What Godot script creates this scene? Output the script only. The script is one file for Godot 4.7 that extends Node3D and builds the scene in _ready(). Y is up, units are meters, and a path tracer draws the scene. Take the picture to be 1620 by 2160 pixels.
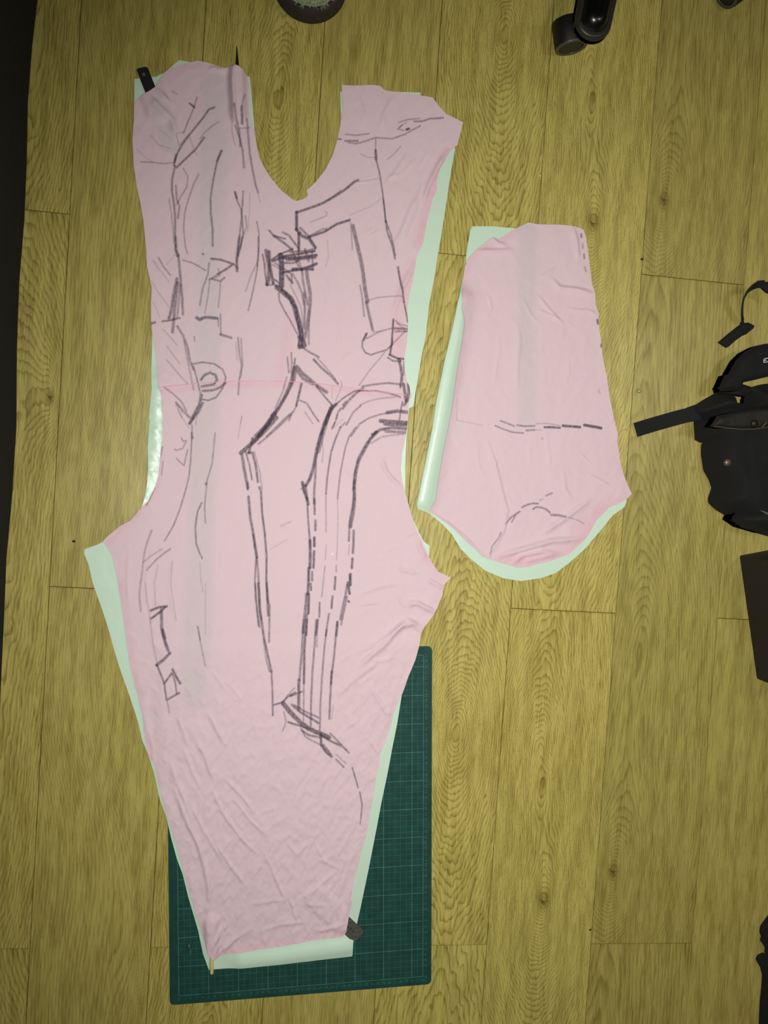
extends Node3D
# A pink cloth pattern laid over greenish tracing paper on a laminate floor.
# All plan coordinates are millimetres on the floor (x to the right, z towards the viewer's feet).

const FLASH := 2.1
const LAMP := 0.5
const BOARD_LIGHT := Vector3(190, 176, 98)
const BOARD_DARK := Vector3(108, 92, 34)
const MAT_GREEN := Color8(26, 66, 60)
const MAT_LINE := Color8(66, 118, 106)
const MAT_FINE := Color8(40, 86, 78)
const PAPER_COLOR := Color8(202, 226, 207)
const CLOTH_PINK := Vector3(222, 196, 205)
const CLOTH_ROSE := Vector3(226, 174, 189)
const CLOTH_GREY := Vector3(202, 192, 195)  # grey of the faded fold bands and of the left shoulder patch
const INK := Vector3(58, 50, 62)
const BODICE := [-250.6,-591.8,-236.2,-601.8,-217.5,-617.1,-212.0,-630.7,-206.2,-643.1,-192.9,-653.1,-174.7,-661.3,-156.4,-668.4,-137.6,-667.3,-123.4,-664.5,-111.5,-662.5,-102.2,-666.1,-90.3,-664.8,-75.5,-655.3,-68.6,-639.6,-69.2,-611.0,-65.4,-587.7,-57.0,-567.3,-51.9,-541.7,-46.0,-523.2,-30.1,-498.7,-9.5,-477.0,10.7,-463.6,17.9,-461.3,29.7,-465.7,36.6,-472.5,33.7,-480.6,47.4,-495.5,63.0,-519.0,73.6,-544.4,79.3,-569.3,82.6,-593.8,83.8,-613.3,85.9,-618.4,83.5,-637.4,80.8,-659.9,102.8,-661.5,129.6,-666.2,144.4,-666.9,152.3,-660.6,192.2,-659.6,235.0,-658.9,245.9,-646.8,259.4,-635.0,290.2,-624.0,283.3,-585.0,273.7,-576.5,266.9,-564.6,255.8,-541.2,252.0,-523.5,253.2,-506.4,247.2,-490.7,239.9,-450.3,236.2,-416.3,225.9,-389.6,222.5,-349.7,217.5,-319.5,216.0,-297.5,218.8,-279.9,219.5,-260.2,218.3,-234.2,216.3,-218.1,218.5,-200.4,224.1,-178.9,228.6,-171.3,231.1,-159.5,233.8,-155.8,177.7,-157.6,128.9,-160.1,78.9,-163.2,21.6,-162.5,-30.1,-159.0,-78.9,-154.2,-124.1,-147.4,-186.9,-135.3,-187.3,-144.4,-190.1,-161.4,-193.3,-184.2,-199.3,-208.5,-203.4,-231.1,-205.2,-246.2,-206.7,-272.7,-207.1,-297.4,-211.8,-314.1,-216.4,-330.7,-219.9,-358.8,-217.2,-345.0,-220.9,-368.3,-226.3,-403.2,-232.5,-430.9,-239.6,-456.0,-246.0,-488.2,-250.7,-529.8,-250.2,-562.7,-250.9,-583.6]
const LEG := [-186.9,-135.3,-124.1,-147.4,-78.9,-154.2,-30.1,-159.0,21.6,-162.5,78.9,-163.2,128.9,-160.1,177.7,-157.6,233.8,-155.8,230.1,-149.5,229.3,-131.4,229.7,-111.4,228.7,-95.4,229.5,-103.5,226.8,-76.9,223.9,-54.6,223.4,-28.1,228.3,-6.4,235.3,15.3,242.3,34.8,251.9,60.9,264.8,84.6,275.2,104.1,285.6,123.6,300.6,142.9,323.6,151.9,312.4,164.8,310.4,185.1,303.7,203.4,296.8,219.4,282.3,240.3,277.4,251.7,275.1,273.7,270.2,296.9,259.5,328.0,252.2,353.8,244.6,374.5,238.2,392.6,236.6,408.0,230.5,431.2,226.3,444.1,219.8,462.2,220.0,485.2,215.0,505.9,214.0,529.0,209.8,562.4,208.0,586.6,198.1,641.0,186.7,698.9,188.5,726.2,183.3,750.0,181.5,773.9,177.0,782.4,130.4,787.2,77.9,797.0,32.1,803.4,-6.7,809.8,-29.2,813.6,-40.2,818.8,-50.5,809.4,-56.3,792.6,-71.5,752.5,-85.1,712.6,-100.3,669.5,-114.0,626.6,-125.4,593.8,-137.0,564.7,-144.6,537.5,-152.1,510.4,-156.8,490.7,-169.6,473.6,-174.3,454.0,-177.9,431.9,-181.7,407.4,-188.9,383.1,-197.5,356.4,-206.3,324.9,-212.6,295.8,-217.8,266.8,-224.3,233.0,-233.7,189.8,-235.9,179.9,-244.6,148.9,-253.7,131.3,-262.3,123.3,-256.9,115.8,-243.6,103.0,-237.0,96.5,-219.0,84.6,-205.9,66.9,-192.7,51.6,-184.4,31.7,-178.6,9.5,-177.6,-14.7,-176.1,-51.0,-177.4,-87.0,-178.8,-95.1,-182.4,-125.6]
const PAPER := [-253.3,-627.7,-219.7,-636.2,-206.3,-644.3,-185.5,-666.9,-170.4,-666.6,-146.6,-660.3,-103.7,-651.7,-70.3,-655.5,-65.2,-623.4,-59.1,-581.4,-55.5,-553.2,-49.5,-522.8,-32.8,-496.5,-11.7,-473.9,8.5,-461.0,18.1,-458.4,32.3,-463.6,49.9,-494.5,65.5,-518.1,76.1,-543.5,82.3,-568.4,84.6,-594.1,82.6,-613.2,79.0,-650.1,93.6,-651.7,159.8,-660.3,214.4,-665.6,214.8,-659.3,230.7,-648.6,254.7,-629.5,276.3,-612.5,280.1,-576.0,276.0,-543.5,271.9,-493.7,266.2,-428.7,262.2,-393.2,258.8,-353.2,253.5,-313.0,251.2,-257.0,247.1,-228.7,243.4,-192.5,241.0,-168.3,238.0,-138.1,231.1,-134.6,230.5,-121.2,230.0,-79.3,230.9,-33.1,233.9,11.0,246.5,47.9,264.5,80.2,272.1,92.0,282.8,99.2,283.0,118.2,281.5,146.2,280.9,186.5,271.9,220.5,268.1,263.5,263.2,307.4,257.6,338.3,251.3,358.9,246.9,407.7,241.8,446.3,235.2,500.3,228.2,549.3,223.4,589.8,213.4,668.2,204.2,733.0,199.4,763.8,194.7,794.5,195.2,818.5,132.8,824.7,66.8,831.4,1.5,836.8,-48.6,840.5,-59.9,812.6,-70.3,772.5,-89.7,715.9,-101.5,676.1,-112.6,649.7,-124.2,613.5,-134.2,577.4,-146.3,550.0,-158.3,505.5,-172.3,468.8,-180.4,451.7,-189.3,419.9,-200.3,390.8,-208.6,369.0,-222.2,335.2,-233.3,303.9,-247.4,260.7,-258.2,232.1,-274.4,191.8,-282.2,163.0,-290.6,144.2,-290.5,136.9,-270.2,128.1,-252.2,116.7,-235.7,99.6,-214.5,80.7,-204.7,68.0,-198.2,44.7,-196.5,25.2,-195.6,-1.4,-198.8,-37.3,-198.0,-85.5,-199.7,-82.0,-197.8,-132.0,-200.7,-166.3,-201.0,-189.2,-201.9,-212.1,-202.5,-231.1,-203.9,-246.3,-205.4,-272.8,-206.2,-297.5,-210.5,-314.2,-215.1,-330.8,-218.9,-358.9,-215.8,-345.2,-219.5,-368.5,-224.9,-403.4,-231.1,-431.0,-238.3,-456.1,-244.7,-488.3,-249.3,-530.0,-249.7,-562.7,-251.7,-590.5]
const SLEEVE := [416.7,-468.7,435.2,-467.4,453.5,-468.9,471.8,-470.8,485.0,-471.2,501.0,-470.7,515.9,-467.2,522.2,-453.9,528.5,-424.1,534.9,-394.2,539.1,-374.3,545.6,-359.6,548.5,-339.5,555.0,-324.8,556.6,-304.5,562.6,-279.4,569.2,-246.6,578.3,-216.5,586.6,-179.6,592.2,-159.4,597.7,-141.7,606.2,-119.1,607.7,-101.0,615.9,-65.3,624.6,-42.5,634.2,-24.9,640.5,-13.5,631.7,-3.8,616.1,6.3,601.6,12.4,590.3,24.8,577.8,38.6,570.9,54.6,563.8,68.0,551.3,81.7,531.2,101.0,515.5,107.1,494.7,115.9,478.9,119.4,463.3,125.4,445.0,128.9,426.1,124.8,388.7,116.5,377.8,112.0,363.9,99.9,347.4,88.1,322.5,66.6,300.8,52.7,276.6,37.7,286.8,18.1,288.4,-14.9,294.6,-73.3,300.0,-106.5,303.9,-142.0,308.4,-206.7,312.2,-244.7,314.6,-282.5,312.5,-294.8,307.6,-309.4,307.7,-344.3,310.2,-382.0,317.9,-400.2,329.8,-413.9,356.5,-437.8,367.0,-435.2,394.2,-455.6]
const SPAPER := [319.3,-452.6,355.1,-456.4,396.7,-457.1,446.3,-458.6,509.6,-462.7,518.5,-451.0,523.2,-423.6,531.7,-383.8,540.6,-354.1,548.3,-324.2,554.9,-291.5,566.5,-246.4,582.5,-179.3,588.2,-159.1,594.6,-128.6,604.0,-95.6,613.6,-59.9,630.7,-16.8,633.4,-0.0,630.1,10.6,609.5,26.2,589.8,53.5,562.7,88.9,537.5,113.7,512.2,134.5,486.1,144.9,449.3,151.9,417.3,148.4,384.9,137.2,357.4,118.2,337.9,101.4,320.6,76.9,301.2,59.0,276.9,42.7,256.0,36.4,254.1,27.7,265.2,-53.6,271.9,-104.4,275.3,-147.3,285.5,-222.3,295.5,-280.8,300.5,-318.7,306.2,-346.7,312.4,-387.2,312.2,-407.1,316.0,-444.8]
const SEAM := [-186.9,-135.3,-124.1,-147.4,-78.9,-154.2,-30.1,-159.0,21.6,-162.5,78.9,-163.2,128.9,-160.1,177.7,-157.6,233.8,-155.8]
const STROKES := [
	[19,50,-153,-610,-157,-594,-162,-578,-167,-563,-171,-550],
	[29,80,-164,-599,-156,-594],
	[29,65,-124,-598,-133,-593,-144,-575,-161,-550,-172,-532,-179,-517,-183,-502],
	[29,65,-138,-547,-150,-527,-166,-509,-179,-494,-183,-497,-181,-514],
	[19,35,-116,-575,-127,-567,-138,-555,-144,-545],
	[14,30,-171,-553,-182,-547,-177,-529,-163,-549,-155,-531,-148,-518],
	[33,50,-182,-493,-185,-476,-184,-455,-179,-432,-176,-408,-175,-385,-173,-361,-170,-352],
	[29,45,-178,-465,-176,-444,-171,-433,-172,-413],
	[19,40,-168,-494,-160,-481,-161,-464,-169,-449,-176,-434],
	[19,45,-143,-487,-150,-471,-157,-446,-162,-422,-162,-398,-158,-370,-154,-358],
	[19,35,-188,-443,-183,-419,-179,-396,-176,-373],
	[29,55,-109,-529,-114,-515,-117,-498,-120,-474,-122,-450,-120,-426,-116,-403,-114,-374],
	[38,40,-109,-529,-115,-512],
	[24,55,-83,-465,-79,-452,-72,-439,-70,-427,-71,-408,-72,-383,-73,-364],
	[33,60,-83,-465,-80,-456],
	[24,50,-70,-468,-70,-432,-66,-399,-70,-372,-73,-359,-73,-338],
	[19,40,-64,-429,-61,-411,-67,-391,-69,-374],
	[11,25,-59,-466,-58,-433,-59,-404],
	[19,50,-45,-421,-40,-401,-39,-375,-40,-348],
	[29,50,-92,-601,-88,-582,-82,-564,-79,-540],
	[38,60,-80,-600,-78,-576],
	[29,50,-89,-572,-81,-554,-75,-534,-71,-507],
	[19,40,-76,-622,-79,-609,-80,-593],
	[19,40,-82,-569,-66,-572],
	[33,45,-71,-584,-67,-556,-63,-530,-57,-505,-51,-482,-46,-469],
	[14,25,-46,-469,-42,-454],
	[14,30,-95,-586,-94,-562,-88,-542],
	[17,45,-235,-497,-216,-498,-198,-498,-186,-501],
	[10,20,-243,-516,-228,-504,-216,-498],
	[11,25,-222,-540,-209,-527,-190,-523],
	[19,30,-193,-615,-185,-611],
	[11,20,-210,-551,-198,-545,-188,-537],
	[10,25,-207,-339,-197,-325],
	[11,25,-174,-353,-186,-336],
	[19,50,-160,-346,-144,-343,-123,-333],
	[19,50,92,-580,110,-581,131,-586],
	[24,60,79,-571,85,-571],
	[29,55,92,-569,113,-572],
	[19,55,97,-567,111,-567,123,-572,143,-581,170,-582,192,-592,199,-597,217,-609],
	[19,45,180,-610,195,-617,215,-621],
	[19,50,186,-606,179,-599,189,-598],
	[14,40,181,-603,193,-612],
	[38,80,194,-600,198,-602],
	[24,60,206,-615,220,-617,232,-623,255,-627],
	[14,50,143,-580,144,-560],
	[38,80,144,-560,146,-545],
	[24,60,146,-545,153,-524,160,-493,165,-469,169,-443],
	[14,35,186,-571,174,-556,165,-547],
	[11,30,120,-551,132,-547,145,-548],
	[38,70,20,-443,40,-452,62,-463,80,-476,97,-489,111,-503,118,-507],
	[19,40,62,-464,80,-477,90,-487],
	[10,25,120,-505,142,-511,152,-514],
	[17,30,42,-429,58,-437,69,-443,70,-447,67,-449],
	[10,20,108,-448,143,-467,162,-484],
	[10,20,73,-403,77,-375,73,-360],
	[38,55,-174,-382,-172,-363,-168,-352],
	[38,50,-168,-354,-165,-334,-162,-313,-158,-285,-155,-258],
	[48,55,-168,-315,-172,-287,-174,-264,-177,-250],
	[48,50,-166,-309,-168,-284,-169,-261,-170,-228],
	[29,40,-162,-307,-163,-277,-164,-254],
	[29,60,-187,-244,-177,-246,-160,-252],
	[38,60,-204,-239,-199,-241],
	[24,40,-199,-346,-191,-333,-179,-320],
	[12,25,-207,-341,-181,-309],
	[12,25,-208,-307,-198,-292,-178,-268],
	[11,20,-203,-273,-192,-251],
	[19,25,-185,-231,-162,-208],
	[19,25,-178,-204,-156,-178],
	[19,30,-177,-182,-151,-155,-141,-146],
	[38,45,-163,-238,-153,-224,-144,-204,-140,-185,-133,-170],
	[29,30,-151,-216,-141,-175,-131,-137],
	[24,50,-133,-174,-126,-153,-120,-132],
	[33,65,-115,-353,-100,-353,-87,-350,-79,-348,-88,-340,-103,-329],
	[24,50,-79,-348,-71,-342],
	[24,45,-118,-346,-119,-327,-126,-303,-129,-276],
	[19,35,-115,-321,-117,-292,-120,-263],
	[19,40,-103,-338,-99,-327,-113,-320],
	[24,40,-104,-328,-117,-318],
	[29,50,-111,-320,-98,-318,-92,-324],
	[19,40,-98,-317,-98,-298,-99,-275],
	[29,60,-129,-359,-128,-359],
	[48,65,-133,-255,-128,-252,-119,-257,-100,-257],
	[19,50,-95,-264,-92,-231],
	[19,40,-98,-256,-97,-244],
	[38,50,-93,-231,-75,-227],
	[19,40,-135,-224,-134,-216],
	[24,55,-134,-179,-119,-183,-100,-182,-86,-174,-80,-161,-84,-143,-94,-127,-107,-121,-115,-122],
	[38,60,-120,-154,-115,-162,-106,-167,-97,-164,-94,-156,-99,-148,-118,-143],
	[38,55,-116,-136,-101,-138,-88,-144,-80,-152],
	[48,60,-118,-129,-120,-113,-129,-93,-134,-81],
	[38,60,-115,-116,-120,-103,-134,-81],
	[24,40,-177,-136,-163,-127,-149,-115,-140,-100],
	[24,45,-158,-114,-144,-100,-134,-91],
	[19,30,-158,-110,-147,-90],
	[43,50,-72,-393,-73,-374,-74,-354,-72,-337],
	[29,35,-66,-393,-69,-378,-72,-360],
	[24,45,-41,-396,-39,-367,-40,-338,-44,-309,-50,-275],
	[19,35,-39,-358,-49,-332,-56,-306],
	[29,40,-64,-228,-60,-201,-55,-182,-58,-159,-58,-135],
	[24,35,-59,-227,-54,-186,-56,-163],
	[14,30,-67,-220,-63,-191],
	[14,25,-50,-99,-52,-85],
	[14,30,-123,-99,-124,-80],
	[38,75,42,-405,67,-416,87,-431,108,-440],
	[29,40,42,-405,51,-412,64,-420,70,-422],
	[48,85,19,-443,21,-415],
	[52,70,21,-415,30,-406,42,-402,54,-389],
	[38,50,27,-418,42,-406,48,-397],
	[43,80,25,-410,27,-381],
	[29,60,-24,-409,-16,-401,-6,-399,3,-398],
	[38,55,-16,-401,-2,-393,8,-387,15,-381],
	[33,55,-1,-408,9,-404,17,-395,26,-385],
	[29,75,-17,-361,-5,-371,14,-381,16,-383],
	[29,60,13,-377,41,-382,53,-387],
	[38,80,-15,-359,3,-369,26,-375,53,-383],
	[48,80,2,-366,27,-369,56,-376],
	[38,60,8,-363,31,-367,55,-372],
	[29,65,2,-358,18,-359,27,-364],
	[48,80,19,-349,34,-351,47,-356,57,-362],
	[38,75,3,-342,16,-346,32,-350,52,-352],
	[86,92,-3,-370,0,-355,1,-339,2,-320],
	[57,65,-27,-375,-23,-360,-20,-345,-20,-326,-22,-320],
	[29,60,-32,-368,-28,-352,-26,-337,-22,-319],
	[48,70,-22,-374,-20,-355,-16,-338,-12,-323],
	[29,50,-22,-319,-9,-321,-3,-316],
	[29,50,-11,-356,5,-348,17,-341,19,-326],
	[38,60,9,-338,19,-327],
	[24,40,-15,-353,-1,-347],
	[29,60,-10,-329,-2,-324],
	[33,40,19,-341,29,-327,36,-312,41,-293],
	[38,45,34,-350,37,-331,42,-312,47,-293],
	[57,50,42,-347,45,-332,50,-313,51,-294,50,-274,48,-254,46,-239],
	[38,50,40,-312,43,-283,44,-254],
	[86,75,-5,-317,7,-309,19,-300,26,-287,31,-272,36,-257,40,-242,39,-226],
	[38,60,3,-314,17,-302,27,-286,33,-263,38,-244],
	[24,55,-2,-308,0,-295,9,-280,20,-264,33,-243],
	[19,35,16,-323,27,-305,36,-288,40,-269,42,-244],
	[76,70,37,-238,43,-234,46,-225,38,-222],
	[33,40,50,-282,53,-228],
	[29,40,26,-381,29,-362,34,-347],
	[38,50,37,-384,44,-365],
	[29,50,49,-381,52,-352],
	[29,50,16,-382,21,-369,28,-354],
	[33,50,44,-221,56,-214,71,-208],
	[38,55,63,-203,77,-190,94,-178,106,-166],
	[19,40,68,-207,85,-191,102,-173],
	[57,55,36,-189,44,-180,59,-169,71,-160,88,-150],
	[48,55,37,-181,47,-170,63,-162],
	[29,55,71,-158,84,-144,99,-129],
	[24,50,19,-203,23,-178],
	[24,50,25,-211,27,-194,27,-178],
	[29,55,32,-202,31,-185,29,-171],
	[57,65,32,-187,28,-163,20,-139,8,-114,-5,-94,-21,-68],
	[38,50,35,-187,33,-167,23,-143,11,-120,-2,-104],
	[24,40,20,-170,15,-146,4,-116],
	[67,60,4,-108,-10,-85,-25,-68],
	[38,65,45,-161,43,-148,41,-136,39,-124],
	[24,50,39,-124,35,-114,22,-102,9,-87,-7,-69],
	[29,40,33,-112,28,-98],
	[27,50,44,-133,56,-129,66,-115,78,-100],
	[17,35,54,-114,68,-96],
	[62,55,114,-431,123,-402,130,-380,136,-357,141,-330,147,-307],
	[19,40,110,-436,116,-392],
	[29,40,133,-333,138,-312,143,-283],
	[48,50,145,-306,151,-287,159,-261],
	[19,35,149,-310,164,-316,184,-320,204,-322],
	[19,50,162,-481,167,-456,170,-443],
	[29,60,169,-444,173,-427,182,-407,189,-384],
	[24,50,170,-444,179,-424,189,-390],
	[33,70,195,-370,199,-353,206,-328,209,-313],
	[24,70,209,-313,214,-295,218,-280],
	[29,85,193,-282,193,-258,193,-238,191,-222],
	[33,80,191,-222,205,-217,216,-217],
	[24,60,188,-217,197,-212,211,-213],
	[48,65,207,-215,211,-204,214,-190,214,-172],
	[24,50,216,-212,217,-190],
	[38,60,196,-267,220,-268],
	[29,55,198,-262,218,-264],
	[19,50,197,-280,205,-275,219,-273],
	[17,50,214,-263,201,-248,190,-234],
	[19,40,199,-276,212,-269],
	[24,60,149,-254,143,-241,143,-231,149,-222,159,-219,170,-224,184,-229,193,-238,195,-245],
	[19,50,150,-246,172,-260,192,-267],
	[38,55,145,-243,149,-254],
	[19,30,160,-257,172,-260],
	[19,35,142,-166,157,-191,182,-225],
	[38,55,117,-125,126,-139,139,-154,149,-162],
	[33,50,148,-165,168,-170,190,-174,210,-174],
	[24,65,101,-127,116,-142,135,-156,151,-158,171,-159,195,-157,214,-152],
	[48,70,218,-174,221,-161,224,-147],
	[48,65,226,-175,228,-161,226,-147,221,-139],
	[24,60,218,-144,216,-130,215,-114],
	[29,50,212,-174,213,-168],
	[10,25,98,-141,97,-162],
	[14,30,111,-172,113,-162,104,-137],
	[67,65,99,-127,94,-113,89,-97],
	[29,60,122,-137,117,-131],
	[29,60,114,-125,110,-119],
	[29,60,109,-116,107,-106],
	[29,60,106,-102,101,-90],
	[24,30,146,-133,162,-142,180,-147,204,-151],
	[24,50,147,-132,135,-120,125,-98],
	[24,50,134,-79,147,-101,162,-112,181,-120,201,-125],
	[57,65,193,-124,211,-128,228,-127],
	[67,70,183,-109,198,-109,229,-109],
	[48,60,190,-104,211,-104,229,-105],
	[48,65,170,-85,183,-94,203,-99,228,-99],
	[48,50,193,-92,229,-93],
	[29,55,82,-77,91,-101],
	[14,25,103,-90,118,-107],
	[19,40,-158,-113,-147,-99,-135,-90],
	[11,30,-154,-101,-144,-85,-134,-73],
	[21,50,-130,-78,-129,-42,-129,-18,-130,6,-135,33,-142,63,-150,88,-163,115],
	[29,50,-130,-66,-128,-57],
	[19,45,-146,-56,-143,-51,-138,-52,-143,-39,-153,-35,-156,-37],
	[19,45,-135,-37,-137,-25,-139,-11,-146,-16,-152,-22],
	[19,50,-175,-39,-178,-22],
	[14,40,-173,-15,-174,7],
	[19,50,-184,28,-189,44,-195,58],
	[19,45,-92,-68,-93,-38,-94,-16,-100,9,-101,29,-102,53,-99,82],
	[29,60,-102,16,-102,18],
	[24,55,-107,49,-113,64,-115,90,-112,117,-107,129,-101,141],
	[10,25,-104,149,-100,183,-96,197],
	[29,30,-185,99,-191,119,-195,139,-196,163,-198,188,-199,207,-195,234],
	[19,30,-196,153,-183,141,-167,129],
	[24,40,-189,165,-175,147,-162,135,-153,128],
	[19,20,-190,187,-186,216,-178,252],
	[19,18,-172,157,-176,186,-172,223],
	[19,18,-149,149,-149,190,-137,246],
	[38,70,-179,232,-166,226,-154,224],
	[33,75,-177,245,-163,233,-157,226],
	[48,60,-162,230,-160,259,-154,276],
	[19,40,-101,256,-96,278],
	[10,25,-50,-99,-54,-62],
	[67,65,7,-101,-9,-80,-27,-59,-48,-38],
	[48,50,4,-106,-16,-72,-32,-54],
	[29,50,31,-108,8,-82,-20,-55],
	[38,70,-30,-64,-35,-39],
	[48,55,-46,-36,-41,-12,-33,19],
	[24,60,-40,-41,-32,-17,-27,5],
	[38,60,-35,-39,-29,-40,-22,-18,-17,8],
	[19,35,-26,-42,-15,-9,-9,20],
	[29,60,-34,10,-33,22],
	[38,60,-14,17,-13,20],
	[43,60,-31,34,-26,68,-19,97,-14,121,-11,134],
	[29,50,-19,97,-12,134,-12,171,-9,203,-1,250],
	[33,50,-11,134,-6,170,-1,220,3,239],
	[33,65,-11,23,-7,59,0,96,5,133,7,170,10,199,14,232],
	[14,25,25,80,42,71],
	[11,20,10,120,39,101],
	[52,70,105,-131,96,-120,88,-99,83,-79,78,-55,76,-38,74,-22,69,-2,63,9],
	[48,50,96,-124,91,-97,86,-75,81,-49],
	[38,50,87,-88,80,-62,77,-36,78,-9,78,21,79,38],
	[19,25,86,-67,89,-49,88,-32],
	[48,80,57,4,61,18,66,30,69,40],
	[29,60,63,9,68,35],
	[19,40,55,16,61,11],
	[29,60,68,41,70,61,73,82,76,104],
	[48,75,76,101,78,126,79,148],
	[43,75,77,148,78,174,78,192],
	[48,60,76,192,76,214,75,236,74,258],
	[38,75,80,192,81,225],
	[33,50,79,227,80,262],
	[33,65,79,30,81,56],
	[38,60,83,67,84,83],
	[43,75,83,96,84,110],
	[38,70,84,119,85,147],
	[33,60,83,154,84,169],
	[33,60,82,174,83,185],
	[29,55,115,-93,108,-73,102,-50,100,-28,98,-2,98,20],
	[21,35,98,20,99,42,101,63,102,85],
	[14,30,104,107,104,133],
	[19,35,104,144,103,168,102,195],
	[29,60,99,206,100,230],
	[38,60,98,235,96,261],
	[24,40,115,-93,123,-102],
	[24,50,141,-95,131,-79,126,-61,123,-41,120,-17,119,1,118,27],
	[15,25,118,27,121,62,122,88,123,117,123,132],
	[19,40,123,141,124,152],
	[33,65,123,161,123,182],
	[33,65,120,194,120,214],
	[29,55,116,224,114,247,113,261],
	[52,65,177,-89,167,-77,157,-56,149,-38,146,-18,145,4,147,30,146,52,143,74],
	[29,45,177,-91,161,-70,149,-45,144,-18,143,12],
	[33,55,145,-5,145,34,141,65,142,98],
	[38,60,149,80,150,100,150,118],
	[19,25,143,105,143,122],
	[38,70,150,128,150,144],
	[48,85,148,155,149,173],
	[38,80,145,169,149,188],
	[38,55,144,173,142,193,139,211,136,233],
	[29,50,145,193,142,215,138,242],
	[38,60,132,238,131,260],
	[38,70,148,201,149,202],
	[29,30,169,-70,186,-82,202,-86,226,-90],
	[48,65,-159,264,-153,283,-147,297],
	[48,65,-144,301,-153,312,-164,322],
	[29,60,-164,322,-156,338,-150,352,-145,379],
	[29,70,-150,352,-139,335],
	[38,70,-138,328,-132,339,-124,351],
	[24,55,-137,337,-132,351,-129,367],
	[33,60,-125,367,-142,378],
	[19,25,-180,243,-173,284,-164,318],
	[19,35,-144,381,-139,401],
	[19,35,-102,255,-94,286,-85,320],
	[10,20,-93,183,-88,268],
	[24,50,-11,178,-8,203,-2,240,1,252],
	[38,60,-6,178,0,227,9,269,18,301,25,326],
	[33,60,8,177,13,212],
	[33,45,15,213,17,252,18,276],
	[19,45,8,272,16,309,22,326],
	[29,55,25,326,28,351,32,400],
	[29,65,33,382,47,377,55,368,67,360],
	[29,65,60,366,78,358],
	[19,40,46,378,55,365,66,352],
	[76,70,48,379,62,395,78,410,93,421,114,429,129,435],
	[38,60,63,381,76,392,94,402,110,411],
	[33,50,68,382,86,392,110,402],
	[33,65,59,411,80,417,96,422],
	[19,40,50,393,55,410,50,426],
	[24,45,81,421,89,435,105,444,117,449],
	[38,55,83,425,94,432,114,436],
	[38,70,115,429,117,449,126,461,136,468],
	[48,55,120,449,134,464],
	[38,50,114,431,132,441,150,448],
	[29,50,131,428,150,446,165,461],
	[19,35,124,436,145,448,161,456],
	[29,50,144,473,158,486],
	[19,35,144,465,162,480],
	[24,60,173,487,179,504,185,521],
	[17,40,188,528,194,549,194,575],
	[38,50,74,237,74,294,73,339],
	[48,65,72,339,75,390],
	[38,70,79,236,78,286,81,344],
	[24,45,81,347,83,384,84,407],
	[33,50,95,236,95,273,94,324,95,374,97,417],
	[29,30,97,238,99,281],
	[29,50,114,252,112,278,111,323,111,373,113,424],
	[33,55,131,237,130,267,129,297,127,327,127,363,128,403],
	[38,50,127,322,127,343],
	[19,20,133,380,132,403],
	[17,40,189,529,194,553,193,586]]
const SSTROKES := [
	[24,50,392,-125,403,-122,416,-118],
	[29,50,422,-120,434,-119,453,-121],
	[19,30,456,-125,476,-127,498,-125],
	[24,50,383,-116,398,-111,414,-107,434,-107],
	[29,50,439,-112,453,-114],
	[14,25,453,-113,466,-115],
	[33,80,471,-120,485,-121,499,-121],
	[43,85,504,-125,519,-125,535,-125],
	[48,85,543,-129,556,-128,574,-126],
	[11,20,312,-158,314,-120,335,-118,361,-115],
	[29,45,483,-1,493,-6],
	[19,30,472,8,478,5],
	[29,55,441,22,450,17,460,14,469,14],
	[29,55,461,24,466,20,476,20,485,23,492,28],
	[29,50,414,52,422,41,437,30],
	[24,45,424,49,430,37],
	[38,50,495,32,509,32,520,34],
	[19,30,526,34,545,39,556,44],
	[19,45,406,68,401,80,392,93,389,106],
	[19,30,468,-99,469,-101],
	[29,70,512,-459,513,-454],
	[19,50,516,-443,517,-435],
	[24,60,520,-425,521,-418],
	[24,40,523,-403,526,-396],
	[33,80,553,-314,554,-308],
	[29,70,563,-272,564,-268],
	[19,25,566,-194,564,-190,568,-187]]
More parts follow.
